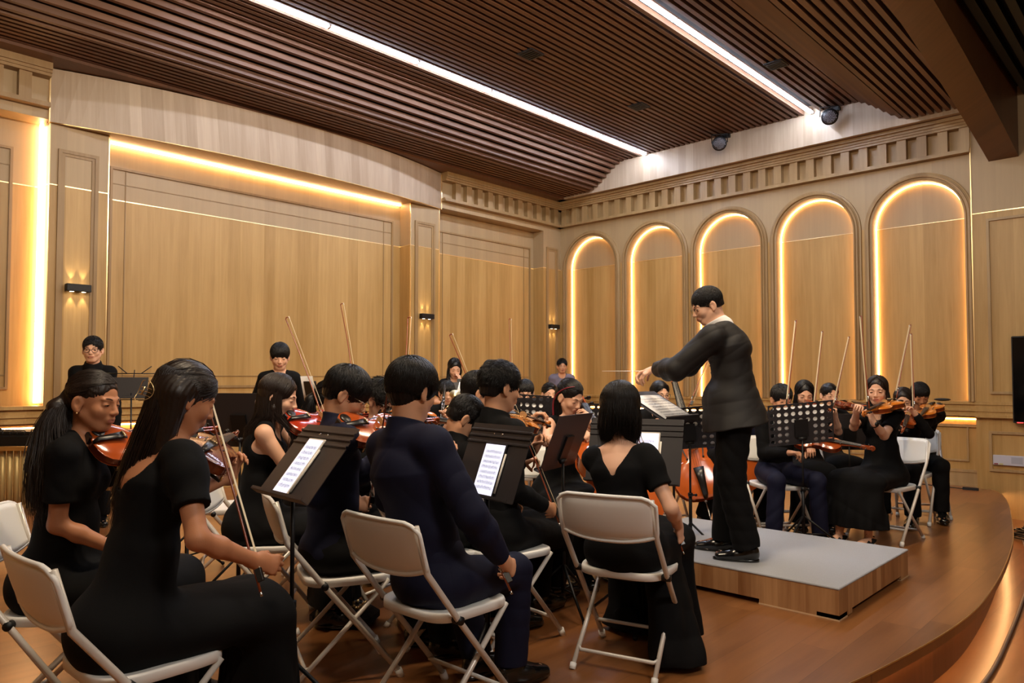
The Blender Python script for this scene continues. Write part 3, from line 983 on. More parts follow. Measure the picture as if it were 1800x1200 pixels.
def person(label, head, bphi, hphi, hpitch=0, hroll=0, lean=.06, slean=0.0, seated=True, size=1.0, fem=False, base=0.0, h=.006,
           skin_c=S_MED, hair=None, top=None, bottom=None, R=None, L=None, legs=None, glasses=None, twist=0, hs=1.0, eyes=.35, seat=.45,
           group=None, shoes='leather', hips=None, sw_=1.0, tw_=1.0, neckf=.04, necku=.135, smile=0):
    HCw = at(*head)
    rz = yaw_of(bphi)
    cy, sy = math.cos(rz), math.sin(rz)
    Rz = np.array([[cy, -sy, 0], [sy, cy, 0], [0, 0, 1]])
    hf_w = face_dir(hphi)
    C7w = HCw - V3(0, 0, necku * size) - (hf_w * .35 + Rz[:, 1] * .65) * neckf * size
    if hips is not None: root = V3(*hips[:2], base)
    else:
        root = C7w - Rz[:, 1] * lean - Rz[:, 0] * slean
        root[2] = base
    loc = lambda p: Rz.T @ (np.array(p, float) - root)
    t = thing('person', label, 'person', tuple(root), rz, group)
    HC = loc(HCw); C7 = loc(C7w)
    hf = Rz.T @ hf_w
    # head frame
    up = V3(0, 0, 1)
    pr = math.radians(hpitch)
    right = np.cross(hf, up)
    F = rotv(hf, right, -pr); U = rotv(up, right, -pr)
    if hroll: rr = math.radians(hroll); right = rotv(right, F, rr); U = rotv(U, F, rr)
    HR = np.stack([right, F, U], 1)
    hk = hs
    hp = lambda x, y, z: HC + HR @ V3(x, y, z) * hk
    g = .9 if fem else 1.0
    PZ = seat + .085 if seated else .90 * size
    P0 = V3(0, -.02 if seated else 0, PZ)
    T = unit(C7 - P0)
    tw = math.radians(twist)
    sd = V3(math.cos(tw), math.sin(tw), 0); sd = unit(sd - T * (sd @ T)); fwv = np.cross(T, sd) * 1.0
    if fwv[1] < 0: fwv = -fwv
    bend = -.02 * fwv
    P1 = P0 + (C7 - P0) * .38 + bend * .3; P2 = P0 + (C7 - P0) * .74 - fwv * .0 + bend
    sw = (.158 if not fem else .138) * size * sw_
    Sh = {1: C7 + sd * sw - T * .062 * size - fwv * .0, -1: C7 - sd * sw - T * .062 * size}
    lu, lf = .285 * size * (.96 if fem else 1), .245 * size * (.96 if fem else 1)
    arms = {}
    for side, sp in ((1, R), (-1, L)):
        if sp is None: sp = dict(t=(side * .16, .30, PZ + .10), pole=(side * .5, -.6, -.6))
        tg = loc(at(*sp['w'])) if 'w' in sp else V3(*sp['t'])
        S0 = Sh[side]
        if 'sh' in sp: S0 = S0 + V3(*sp['sh']); Sh[side] = S0
        pole = loc(at(*sp['ew'])) - S0 if 'ew' in sp else V3(*sp.get('pole', (side * .4, -.4, -.8)))
        E, Wr = ik(S0, tg, lu, lf, pole)
        fd = unit(Wr - E)
        hd = unit(Rz.T @ np.array(sp['hdw'])) if 'hdw' in sp else unit(sp['hd']) if 'hd' in sp else fd
        hn = unit(Rz.T @ np.array(sp['hnw'])) if 'hnw' in sp else V3(*sp.get('hn', (0, 0, -1)))
        arms[side] = (S0, E, Wr, hd, hn, sp)
    ag = (.82 if fem else .92) * size
    # legs
    HJ = {sgn: P0 + V3(sgn * .088 * size, .02, -.012) for sgn in (1, -1)}
    lg = {}
    for sgn in (1, -1):
        if seated:
            kn = V3(sgn * .12, .41 * size, seat + .055); an = V3(sgn * .12, .40 * size, .10); ft = V3(0, 1, 0)
        else:
            kn = V3(sgn * .09, .03, .48 * size); an = V3(sgn * .09, 0, .09); ft = V3(sgn * .15, 1, 0)
        if legs and sgn in legs:
            q = legs[sgn]
            if 'k' in q: kn = loc(at(*q['k'])) if q.get('px') else V3(*q['k'])
            if 'a' in q: an = loc(at(*q['a'])) if q.get('px') else V3(*q['a'])
            if 'f' in q: ft = V3(*q['f'])
        lg[sgn] = (kn, an, unit(ft))
    seed = int(abs(head[0]) * 7 + abs(head[1])) % 9999

    # ------------- skin
    b = SDF()
    hr = lambda *v: np.array(v) * hk
    b.ell(hp(0, -.010, .026), hr(.073, .092, .084), HR, 0)
    b.ell(hp(0, .028, -.030), hr(.056, .060, .078), HR, .02)
    b.ell(hp(0, .050, -.088), hr(.026, .026, .021), HR, .022)
    for q in (1, -1):
        b.cone(hp(q * .050, .004, -.052), hp(q * .018, .054, -.094), .017 * hk, .014 * hk, .022)
        b.ell(hp(q * .034, .056, -.030), hr(.024, .022, .022), HR, .02)
        b.ell(hp(q * .030, .0945, -.000), hr(.017, .012, .0115), HR, .010, 's')
        b.ell(hp(q * .031, .0715, -.002), hr(.0160, .0130, .0115), HR, .004)
        b.cone(hp(q * .012, .082, .017), hp(q * .044, .072, .018), .007 * hk, .005 * hk, .012)
        b.ell(hp(q * .0105, .094, -.035), hr(.0075, .008, .0065), HR, .006)
        er = HR @ np.array([[math.cos(.35 * q), -math.sin(.35 * q), 0], [math.sin(.35 * q), math.cos(.35 * q), 0], [0, 0, 1]])
        b.ell(hp(q * .077, -.010, -.012), hr(.0085, .020, .032), er, .006)
        b.ell(hp(q * .085, -.004, -.008), hr(.007, .010, .017), er, .004, 's')
        b.ell(hp(q * .076, -.004, -.038), hr(.007, .009, .009), HR, .005)
    b.cone(hp(0, .080, .012), hp(0, .100, -.028), .0065 * hk, .0095 * hk, .012)
    b.ell(hp(0, .101, -.031), hr(.0095, .008, .008), HR, .005)
    b.ell(hp(0, .080, -.060), hr(.024, .014, .017), HR, .012)
    b.cone(hp(-.016, .086, -.0575), hp(.016, .086, -.0575), .0036 * hk, .0036 * hk, .006)
    b.cone(hp(0, .0905, -.057), hp(0, .091, -.057), .0046 * hk, .0046 * hk, .006)
    b.cone(hp(-.012, .0865, -.0665), hp(.012, .0865, -.0665), .0050 * hk, .0050 * hk, .006)
    b.cone(hp(-.022, .092, -.0618), hp(.022, .092, -.0618), .0016 * hk, .0016 * hk, .003, 's')
    nr = (.043 if fem else .053) * size
    b.econe(C7 - T * .03 + fwv * .005, hp(0, -.022, -.055), sd, (nr * 1.1, nr * 1.1), (nr, nr * 1.05), .03)
    # torso
    def torso(o, inf, k=.04, low=True):
        gm_ = size
        if low: o.ell(P0 + V3(0, -.015, -.01), V3(.150, .118 if seated else .105, .10) * gm_ + inf, None, k)
        a0 = (.135, .10); a1 = ((.116, .088) if not fem else (.100, .080)); a2 = ((.140, .100) if not fem else (.120, .090)); a3 = (.080, .055)
        e = lambda a: (a[0] * gm_ * tw_ + inf, a[1] * gm_ + inf)
        o.econe(P0, P1, sd, e(a0), e(a1), k); o.econe(P1, P2, sd, e(a1), e(a2), k)
        o.econe(P2, C7 - T * .05 * gm_ - fwv * .012, sd, e(a2), e(a3), k)
        for q in (1, -1):
            o.cone(C7 - T * .035 * gm_ + sd * q * .05 - fwv * .01, Sh[q], .045 * ag + inf, .052 * ag + inf, .035)
            if fem: o.ell(P2 + fwv * .065 + sd * q * .062 - T * .03, V3(.055, .045, .055) * gm_ + inf * .6, None, .04)
    torso(b, 0)
    def arm(o, side, inf, frac=1.0, k=.02, r_end=None, flat=False):
        S0, E, Wr = arms[side][:3]
        if frac <= .6:
            e = S0 + (E - S0) * (frac / .54)
            o.cone(S0, e, .052 * ag + inf, (r_end or .045 * ag + inf), .03, flat=flat); return e, unit(E - S0)
        o.cone(S0, E, .050 * ag + inf, .039 * ag + inf, .03)
        e = E + (Wr - E) * ((frac - .54) / .46)
        o.cone(E, E + (Wr - E) * .35, .038 * ag + inf, .040 * ag + inf, .02)
        o.cone(E + (Wr - E) * .35, e, .040 * ag + inf, r_end or (.026 * ag + inf), .015, flat=flat)
        return e, unit(Wr - E)
    for side in (1, -1):
        arm(b, side, 0)
        S0, E, Wr, hd, hn, sp = arms[side]
        add_hand(b, Wr, hd, hn, side, sp.get('curl', .5), .98 * size if not fem else .92 * size, sp.get('thumb', .5), sp.get('fingers'))
    for sgn in (1, -1):
        kn, an, ft = lg[sgn]
        b.cone(HJ[sgn], kn, .080 * g * size, .054 * g * size, .03)
        b.cone(kn, kn + (an - kn) * .35, .052 * g * size, .054 * g * size, .02); b.cone(kn + (an - kn) * .35, an, .054 * g * size, .034 * g * size, .02)
        b.econe(an + V3(0, 0, -.035) - ft * .03, an + ft * .15 + V3(0, 0, -.055), np.cross(ft, up), (.032, .03), (.036, .02), .02)

    def lipreg(c):
        q = (c - HC) @ HR / hk
        lip = (np.abs(q[:, 0]) < .021) & (q[:, 1] > .082) & (q[:, 2] < -.0545) & (q[:, 2] > -.0715) & (((q[:, 0] / .0225) ** 2 + ((q[:, 2] + .0625) / .0085) ** 2) < 1)
        return np.where(lip, 1, 0).astype(np.int32)
    sdf_obj('body', b, h, [skin(skin_c), M_['lip']], t, None, lipreg)

    # ------------- eyes, brows
    HM = Matrix([[*(HR[0] * hk), HC[0]], [*(HR[1] * hk), HC[1]], [*(HR[2] * hk), HC[2]], [0, 0, 0, 1]])
    for q in (1, -1):
        m = MB()
        n = 10
        def lidp(u, v, k=1.035):
            x = q * .031 + .0160 * k * math.sin(u) ; z = -.002 + .0115 * k * math.sin(v) * math.cos(u)
            return (x, .0715 + .0130 * k * math.cos(u) * math.cos(v), z)
        lo_, hi_ = -.42, -.42 + eyes * 1.25
        us = [-.82 + 1.64 * i / n for i in range(n + 1)]
        vs = []; fs = []
        for u in us:
            w = math.cos(u / .82 * PI / 2) ** .7 if abs(u) < .819 else 0
            c = (lo_ + hi_) / 2
            vs += [lidp(u, c + (lo_ - c) * w, 1.015), lidp(u, c + (hi_ - c) * w, 1.03)]
        m.add(vs, [(i * 2, i * 2 + 2, i * 2 + 3, i * 2 + 1) for i in range(n)], 0, True, HM)
        vs = []
        for i in range(9):
            u = -.34 + .68 * i / 8; w = math.sqrt(max(0, 1 - (u / .345) ** 2))
            c = (lo_ + hi_) / 2
            vs += [lidp(u, max(lo_, c - .5 * w), 1.04), lidp(u, min(hi_, c + .5 * w + .1), 1.05)]
        m.add(vs, [(i * 2, i * 2 + 2, i * 2 + 3, i * 2 + 1) for i in range(8)], 1, True, HM)
        m.tube([lidp(u, hi_ * math.cos(u / .82 * PI / 2) ** .6 + (lo_ + hi_) / 2 * (1 - math.cos(u / .82 * PI / 2) ** .6) if abs(u) < .81 else (lo_ + hi_) / 2, 1.05) for u in us], [.0006 + .0009 * math.cos(u) for u in us], 5, 1, M=HM)
        m.build('eye', [M_['eye_w'], M_['eye_d']], t)
        m = MB()
        pts = [(q * .014, .0885, .017), (q * .024, .0865, .0215), (q * .036, .080, .0225), (q * .047, .0705, .0185)]
        m.tube(smooth_line(pts, 3), [.0012, .0018, .0020, .0021, .0021, .0020, .0018, .0014, .0010, .0005][:10], 5, 0, M=HM)
        m.build('eyebrow', M_['brow'], t)
    if glasses:
        gm_ = M_['wire'] if glasses == 'wire' else M_['rimb']
        gt = bpy.data.objects.new('glasses', None); COL.objects.link(gt); gt.parent = t
        rr = .0012 if glasses == 'wire' else .0021
        m = MB()
        for q in (1, -1):
            ring = [(q * .032 + .0235 * math.cos(a), .0985 - .006 * abs(math.cos(a)), -.005 + .0185 * math.sin(a)) for a in [2 * PI * i / 20 for i in range(20)]]
            m.tube(ring, rr, 5, 0, True, HM)
            m.tube([(q * .055, .0935, .002), (q * .068, .075, .003), (q * .078, .0, .002), (q * .079, -.018, -.010)], rr, 5, 0, M=HM)
        m.tube([(-.010, .100, -.002), (0, .104, .000), (.010, .100, -.002)], rr, 5, 0, M=HM)
        m.build('frame', gm_, gt)
        if h < .0055:
            for q in (1, -1):
                m = MB()
                m.add([(q * .032 + .0225 * math.cos(a), .0980 - .006 * abs(math.cos(a)), -.005 + .0175 * math.sin(a)) for a in [2 * PI * i / 20 for i in range(20)]], [tuple(range(20))], 0, False, HM)
                m.build('lens', M_['lens'], gt)

    # ------------- hair
    rng = np.random.RandomState(seed)
    make_hair(t, hair or dict(k='short'), hp, HR, HC, hk, h, rng, T, fwv, sd, C7, up, seed)

    # ------------- clothes
    top = dict(top or {}); kind = top.get('k', 'shirt')
    ct = top.get('m', 'clothb')
    c = SDF()
    if kind != 'none':
        torso(c, .010 + top.get('fat', 0))
        fr = {'shirt': .97, 'jacket': .97, 'short': .36, 'puff': .33, 'less': 0, 'tee': .36}[kind]
        hc = max(h * .9, .005)
        for side in (1, -1):
            if fr:
                e, dv = arm(c, side, .010 + top.get('fat', 0) + (.004 if kind == 'jacket' else 0), fr, r_end={'shirt': .036 * ag + .004, 'jacket': .040 * ag + .008, 'short': .060 * ag + .004, 'puff': .062 * ag + .006, 'tee': .062 * ag + .006}[kind], flat=True)
        # open cuff / sleeve ends, and waist hem
        dress = bottom and bottom.get('k') == 'skirt' and kind != 'shirt'
        if top.get('hem'):
            hz = top['hem']
            hx = top.get('hx', 0)
            c.econe(P0 + (P1 - P0) * .3 + fwv * hx * .6, P0 + T * -(hz) + fwv * hx * .6, sd, (.165 * size + hx * .3, .135 * size + hx * .6), (.19 * size + hx, .145 * size + hx), .03)
            c.plane(P0 - T * hz, -T, .006)
        elif not (bottom and bottom.get('k') == 'skirt'):
            c.plane(P0 - T * (.055 if seated else .10), -T, .004)
        if kind == 'less':
            for q in (1, -1):
                c.ell(Sh[q] + sd * q * .025 - T * .035, V3(.062, .10, .105) * size, np.stack([sd, fwv, T], 1), .01, 's')
        elif kind in ('short', 'puff', 'tee'):
            if kind == 'puff':
                for q in (1, -1):
                    S0, E = arms[q][:2]
                    c.ell(S0 + (E - S0) * .22, V3(.066, .066, .070) * size, None, .03)
        # neckline
        nk = top.get('neck', 'collar')
        if nk == 'collar':
            ax = unit(hp(0, -.02, -.06) - C7 + T * .08)
            A = C7 - T * .020 + fwv * .004; B_ = A + ax * .066 * size
            c.econe(A, B_, sd, (nr + .030, nr + .034), (nr + .013, nr + .017), .010)
            c.plane(B_ - ax * .004 - fwv * .01, unit(ax + fwv * .28), .004)
        elif nk == 'scoop':
            c.ell(C7 - T * .005 + fwv * .055, V3(.082, .10, .105) * size, np.stack([sd, fwv, T], 1), .008, 's')
        elif nk == 'crew':
            c.ell(C7 + T * .012 + fwv * .035, V3(.068, .080, .070) * size, np.stack([sd, fwv, T], 1), .008, 's')
        elif nk == 'square':
            c.econe(C7 - T * top.get('dip', .09) - fwv * .09, C7 - T * .0 - fwv * .09, sd, (.085, .09), (.105, .09), .008, 's')
            c.ell(C7 + T * .02, V3(.105, .10, .09), np.stack([sd, fwv, T], 1), .008, 's')
        elif nk == 'vback':
            c.econe(C7 - T * .13 - fwv * .11, C7 + T * .05 - fwv * .06, sd, (.015, .06), (.125, .08), .008, 's')
            c.ell(C7 + T * .03, V3(.12, .10, .075), np.stack([sd, fwv, T], 1), .008, 's')
        elif nk == 'open':
            c.ell(C7 + T * .02 + fwv * .07, V3(.055, .11, .09) * size, np.stack([sd, fwv, T], 1), .008, 's')
            c.ell(C7 + T * .045, V3(.075, .075, .055) * size, np.stack([sd, fwv, T], 1), .006, 's')
        c.fn(wrinkles(top.get('wr', .0035), seed, top.get('fr', 30), (1, 1, 1.6)))
        reg = None; mats = [M_[ct]]
    # trousers or skirt
    bt = dict(bottom or {'k': 'trousers'})
    if bt['k'] == 'trousers':
        o = SDF(); fw_ = bt.get('w', 0)
        o.ell(P0 + V3(0, -.015, -.01), V3(.172, .135 if seated else .12, .112) * size, None, 0)
        o.econe(P0, P0 + T * .08, sd, (.155 * size, .122 * size), (.148 * size, .115 * size), .03)
        for sgn in (1, -1):
            kn, an, ft = lg[sgn]
            o.cone(HJ[sgn], kn, .094 * size + fw_, .070 * size + fw_, .03)
            e = an + V3(0, 0, bt.get('up', .0)) * 1.0
            o.cone(kn, e, .070 * size + fw_, .066 * size + fw_, .025, flat=True)
        o.fn(wrinkles(bt.get('wr', .004), seed + 5, 26, (1, 1, 1.5)))
        sdf_obj('trousers', o, max(h, .005), [M_[bt.get('m', 'clothb')]], t)
    else:
        o = c if kind != 'shirt' or True else SDF()
        kn = (lg[1][0] + lg[-1][0]) / 2; an = (lg[1][1] + lg[-1][1]) / 2
        hem = bt.get('hem', .12); w = bt.get('w', .0)
        s2 = SDF()
        tgt = s2
        if seated:
            s2.econe(P0 + V3(0, -.03, -.03), kn + V3(0, -.02, .005), V3(1, 0, 0), (.185, .118), (.195 + w, .088), 0)
            s2.ell(P0 + V3(0, -.02, .0), V3(.180, .15, .13), None, .05)
            s2.econe(P0, P1, sd, (.155, .125), (.125, .10), .05)
            s2.econe(kn + V3(0, .01, -.01), V3(an[0], an[1], hem - .12), V3(1, 0, 0), (.18 + w, .085), (.215 + w * 1.5, .15), .06)
            if bt.get('drape'):
                for (a, b_, r0, r1) in bt['drape']:
                    s2.econe(V3(*a), V3(*b_), V3(0, 1, 0), r0, r1, .05)
        else:
            s2.econe(P0, V3(an[0], an[1], hem - .1), sd, (.17, .13), (.24 + w, .19), 0)
            s2.econe(P0, P1, sd, (.155, .125), (.125, .10), .05)
        base_c = P0.copy()

        def folds(P, kn=kn):
            q = P - kn
            a = np.arctan2(q[..., 0], q[..., 1] + .15)
            dep = np.clip((kn[2] - .02 - P[..., 2]) / .35, 0, 1)
            return .012 * dep * np.sin(a * 11 + 3 * np.sin(P[..., 2] * 5 + seed)) + .005 * dep * np.sin(a * 23 + seed)
        s2.fn(folds)
        s2.fn(wrinkles(.004, seed + 9, 22, (1.5, .6, 1)))
        s2.plane((0, 0, hem), (0, 0, -1), .004)
        if bt.get('sep'):
            sdf_obj('skirt', s2, max(h, .005), [M_[bt.get('m', 'clothb')]], t)
        else:
            # one dress: blend of bodice and skirt
            for pr_ in s2.p: pass
            c.fn(lambda P, s2=s2: 0 * P[..., 0])
            old = c

            class Both(SDF):
                def ev(self, P, cull=0.0):
                    a = old.ev(P, cull); b2 = s2.ev(P, cull)
                    kk = .03; hh = np.clip(.5 + .5 * (a - b2) / kk, 0, 1)
                    return a + (b2 - a) * hh - kk * hh * (1 - hh)
            bo = Both(); bo.p = [p for p in old.p + s2.p if p[4] == 'u']
            sdf_obj('dress', bo, max(h * .9, .005), [M_[ct]], t)
            c = None
    if c is not None and kind != 'none':
        sdf_obj('jacket' if kind == 'jacket' else 'shirt' if kind in ('shirt', 'tee') else 'top', c, max(h * .9, .0045), [M_[ct]], t)
    # shoes
    if shoes:
        for sgn in (1, -1):
            kn, an, ft = lg[sgn]
            side_ = np.cross(ft, up)
            o = SDF()
            z0 = an[2] - .09
            f0 = V3(an[0], an[1], z0)
            if shoes == 'leather':
                o.econe(f0 - ft * .035 + up * .045, f0 + ft * .07 + up * .042, side_, (.040, .047), (.049, .046), 0)
                o.econe(f0 + ft * .06 + up * .034, f0 + ft * .165 + up * .026, side_, (.050, .041), (.042, .029), .03)
                o.econe(f0 - ft * .03 + up * .07, f0 + ft * .02 + up * .085, side_, (.037, .035), (.036, .03), .02)
                o.plane(f0 + up * .10 + ft * .0, up + ft * .3, .003)
                o.plane(f0 + up * .012, -up, .003)
                ex = MB()
                sole = []
                for i in range(24):
                    a = 2 * PI * i / 24
                    x = math.cos(a); y = math.sin(a)
                    L_ = .068 + .135 * (1 if x > 0 else 0) * 1.0
                    px_ = (x * (.205 if x > 0 else .073)); w_ = .040 + .010 * math.exp(-((px_ - .09) / .06) ** 2)
                    sole.append(f0 + ft * px_ + side_ * (y * w_ if x < 0 or abs(x) < .7 else y * w_ * 1.15))
                vv = [tuple(p) for p in sole] + [tuple(p + up * .016) for p in sole]
                ex.add(vv, [tuple(range(23, -1, -1)), tuple(range(24, 48))] + [(i, (i + 1) % 24, 24 + (i + 1) % 24, 24 + i) for i in range(24)])
                if h < .008:
                    for j in range(4):
                        a = f0 + ft * (.045 + .018 * j) + up * (.085 - .008 * j)
                        ex.tube([a - side_ * .02, a + up * .006, a + side_ * .02], .0018, 5)
                sdf_obj('shoe', o, max(h * .9, .0045), [M_['shoe']], t, ex)
            else:
                o.econe(f0 + ft * .06 + up * .03, f0 + ft * .15 + up * .02, side_, (.048, .036), (.040, .024), 0)
                o.econe(f0 - ft * .04 + up * .055, f0 - ft * .0 + up * .05, side_, (.040, .038), (.038, .034), .01)
                o.econe(f0 - ft * .03 + up * .035, f0 + ft * .08 + up * .016, side_, (.034, .016), (.044, .014), .01)
                o.plane(f0 + up * .062 - ft * .03, up - ft * .25, .003)
                o.plane(f0 + up * .006, -up, .003)
                ex = MB()
                ex.tube([f0 - ft * .045 + up * .03, f0 - ft * .045], [.018, .012], 8)
                ex.tube([f0 + side_ * .035 + up * .08 - ft * .02, f0 + up * .10 + ft * .03, f0 - side_ * .035 + up * .08 - ft * .02], .004, 6)
                sdf_obj('shoe', o, max(h * .9, .0045), [M_['suede']], t, ex)
    if shoes == 'leather' and bt['k'] == 'trousers' and h < .009:
        m = MB()
        for sgn in (1, -1):
            kn, an, ft = lg[sgn]
            m = MB(); a0 = V3(an[0], an[1], an[2] - .02); m.tube([a0 - ft * .012 - up * .02, a0 + (kn - an) * .05, a0 + (kn - an) * .28], [.040, .039, .052], 14, caps=False)
            m.build('sock', M_['sock'], t)
    inv = lambda p: Rz @ np.array(p) + root
    info = dict(root=root, Rz=Rz, t=t, HC=HCw, C7=C7w, W={k: inv(v[2]) for k, v in arms.items()}, E={k: inv(v[1]) for k, v in arms.items()},
                hd={k: Rz @ v[3] for k, v in arms.items()}, hn={k: Rz @ v[4] for k, v in arms.items()}, HRw=Rz @ HR, hpw=lambda x, y, z: inv(hp(x, y, z)), hk=hk)
    return info


def strand_tubes(P, R, n=3):
    """P [N,K,3] centre lines, R [N,K] radii -> verts, quads"""
    N_, K_ = R.shape
    T_ = np.gradient(P, axis=1); T_ /= np.linalg.norm(T_, axis=-1, keepdims=True) + 1e-9
    ref = np.array([.31, .17, .93]); a = np.cross(T_, ref); a /= np.linalg.norm(a, axis=-1, keepdims=True) + 1e-9
    b = np.cross(T_, a)
    th = 2 * np.pi * np.arange(n) / n
    V = P[:, :, None] + R[:, :, None, None] * (a[:, :, None] * np.cos(th)[None, None, :, None] + b[:, :, None] * np.sin(th)[None, None, :, None])
    idx = np.arange(N_ * K_ * n).reshape(N_, K_, n)
    j2 = (np.arange(n) + 1) % n
    q = np.stack([idx[:, :-1], idx[:, 1:], idx[:, 1:][:, :, j2], idx[:, :-1][:, :, j2]], -1)
    return V.reshape(-1, 3), q.reshape(-1, 4)


def slerp(a, b, t):
    a = a / np.linalg.norm(a, axis=-1, keepdims=True); b = b / np.linalg.norm(b, axis=-1, keepdims=True)
    w = np.arccos(np.clip((a * b).sum(-1), -.999, .999))[..., None, None]
    t = t[None, :, None]
    return (np.sin((1 - t) * w) * a[:, None] + np.sin(t * w) * b[:, None]) / np.sin(w)


def make_hair(t, hd, hp, HR, HC, hk, h, rng, T, fwv, sd, C7, up, seed):
    kind = hd['k']; mat = M_[hd.get('m', 'hair')]
    near = h < .0055
    mid = h < .0078
    s = SDF()
    hr = lambda *v: np.array(v) * hk
    th = hd.get('th', 0.0)
    fringe = hd.get('fringe', 0.0 if kind in ('short', 'bob') else -.012 if kind == 'crop' else -.022)
    c0 = V3(0, -.014, .036); r0 = V3(.081 + th, .100 + th, .087 + th)
    FC, FR = V3(0, .150, -.044 - fringe), V3(.088, .100, .118)
    if kind in ('short', 'crop'): FC, FR = V3(0, .145, -.048 - fringe), V3(.10, .092, .114)
    EC, ER = V3(.090, .004, -.030), V3(.030, .036, .046)
    nape = hd.get('nape', -.062)
    s.ell(HC + HR @ (c0 * hk), (r0 - .003) * hk, HR, 0)
    if kind in ('short', 'crop'):
        s.ell(hp(0, -.058, -.020), hr(.060, .045, .060), HR, .03)
        s.ell(HC + HR @ (FC * hk), FR * hk, HR, .012, 's')
        for q in (1, -1): s.ell(hp(q * EC[0], EC[1], EC[2]), ER * hk, HR, .008, 's')
        s.plane(hp(0, -.06, nape), -HR[:, 2] - HR[:, 1] * .10, .01)
    else:
        s.ell(HC + HR @ (FC * hk), FR * hk, HR, .010, 's')
        if kind in ('tail', 'bun', 'half'):
            s.ell(hp(0, -.060, -.010), hr(.060, .045, .055), HR, .03)
            for q in (1, -1): s.ell(hp(q * .090, .000, -.030), hr(.030, .034, .040), HR, .008, 's')
    ln = hd.get('L', .35); off = V3(*hd.get('off', (0, 0, 0))); W_ = hd.get('w', 1.0)
    bk = -HR[:, 1].copy(); bk[2] = 0; bk = unit(bk)
    rt_ = HR[:, 0]; dn = V3(0, 0, -1)
    tie = V3(*hd.get('tie', (0, -.105, .025)))
    if kind in ('long', 'half'):
        A = hp(0, -.045, -.005); B_ = A + dn * ln * .5 + bk * .030 + off * .5; Cc = A + dn * ln * .92 + bk * .028 + off
        s.econe(A, B_, rt_, (.076 * W_, .058), (.072 * W_, .032), .04); s.econe(B_, Cc, rt_, (.072 * W_, .032), (.052 * W_, .012), .03)
        if kind == 'long':
            for q in (1, -1):
                if hd.get('side', 0) in (0, q):
                    A = hp(q * .070, .000, .02); B_ = hp(q * .076, .005, -.06); Cc = B_ + dn * hd.get('sl', ln * .6) + off * .5
                    s.cone(A, B_, .012 * hk, .012 * hk, .02); s.cone(B_, Cc, .014 * hk, .008, .02)
    elif kind == 'bob':
        A = hp(0, -.028, .0); B_ = A + dn * ln * .85 + off
        s.econe(A, B_, rt_, (.086, .080), (.078, .052), .04)
        s.ell(hp(0, .105, -.07), hr(.055, .06, .12), HR, .02, 's')
    elif kind == 'tail':
        A = HC + HR @ (tie * hk); B_ = A + bk * .035 + dn * .05 + off * .3; Cc = A + bk * .04 + dn * ln * .6 + off * .7; D_ = A + bk * .02 + dn * ln * .95 + off
        W_0 = W_; W_ = min(W_, 1.1)
        s.cone(hp(0, -.08, tie[2]), A, .034, .014, .02); s.cone(A, B_, .014, .028 * W_, .01); s.econe(B_, Cc, rt_, (.028 * W_, .028), (.038 * W_, .026), .02); s.econe(Cc, D_, rt_, (.038 * W_, .026), (.022 * W_, .008), .02)
        W_ = W_0
    elif kind == 'bun':
        s.ell(hp(0, -.115, hd.get('bz', .02)), hr(.035, .032, .034), HR, .015)

    def strands(P):
        q = (P - HC) @ HR
        a = np.arctan2(q[..., 0], -q[..., 1] + .02)
        return .0010 * np.sin(a * 46 + 4 * np.sin(q[..., 2] * 22 + seed)) + .0007 * np.sin(a * 87 + 9 * np.sin(q[..., 2] * 9 + 2))
    s.fn(strands)
    PS = []; RS = []
    N_ = hd.get('N', 2600 if near else 2200 if mid else 1200)
    rad = (.0011 if near else .0014 if mid else .0017)
    bad = lambda q, c, r, k: (((q - c) / (r * k)) ** 2).sum(-1) < 1
    wld = lambda q: HC + (q * hk) @ HR.T

    def add(P, r, taper=.35):
        if not len(P): return
        K_ = P.shape[1]
        prof = np.minimum(1, np.minimum((np.arange(K_) + 1.5) / 2.5, (1 - np.arange(K_) / (K_ - 1)) / taper + .12))
        R_ = r * (.75 + .5 * rng.rand(len(P), 1)) * prof[None]
        V, F_ = strand_tubes(P, R_)
        PS.append(V); RS.append(F_)
    if kind in ('short', 'crop'):
        v = rng.normal(size=(N_ * 2, 3)); v /= np.linalg.norm(v, axis=1, keepdims=True); v = v[v[:, 2] > -.75][:int(N_ * 1.6)]
        crown = V3(.012, -.052, .118)
        lift = hd.get('lift', .15); Lk = hd.get('lock', .04) * (.6 + .8 * rng.rand(len(v), 1))
        q = c0 + v * r0 * .985; pts = [q]
        low = np.clip((q[:, 2:3] + .03) / .06, .45, 1)
        Lk = Lk * low
        K_ = 6
        d = q - crown
        jit = rng.normal(size=q.shape) * (.10 + lift * .35)
        for j in range(K_ - 1):
            u = (q - c0) / r0; un = u / np.linalg.norm(u, axis=1, keepdims=True)
            nrm = un / r0; nrm /= np.linalg.norm(nrm, axis=1, keepdims=True)
            d2 = d / (np.linalg.norm(d, axis=1, keepdims=True) + .01) + jit + V3(0, 0, -.25 * (1 - lift))
            d2 = d2 - nrm * (d2 * nrm).sum(1, keepdims=True); d2 /= np.linalg.norm(d2, axis=1, keepdims=True)
            q = q + (d2 + nrm * lift * 1.1) * Lk / (K_ - 1)
            if lift < .35:
                u = (q - c0) / r0; k_ = np.linalg.norm(u, axis=1, keepdims=True)
                tgt = 1.005 + .02 * (j + 1) / K_ + .02 * lift
                q = np.where(q[:, 2:3] > -.02, c0 + u / k_ * tgt * r0, q)
            pts.append(q); d = d2
        P = np.stack(pts, 1)
        lowf = np.clip((.012 - P[..., 2:3]) / .04, 0, 1) * np.clip((.02 - P[..., 1:2]) / .04, 0, 1)
        P = P * np.concatenate([1 + .045 * lowf, 1 + .075 * lowf, np.ones_like(lowf)], -1)
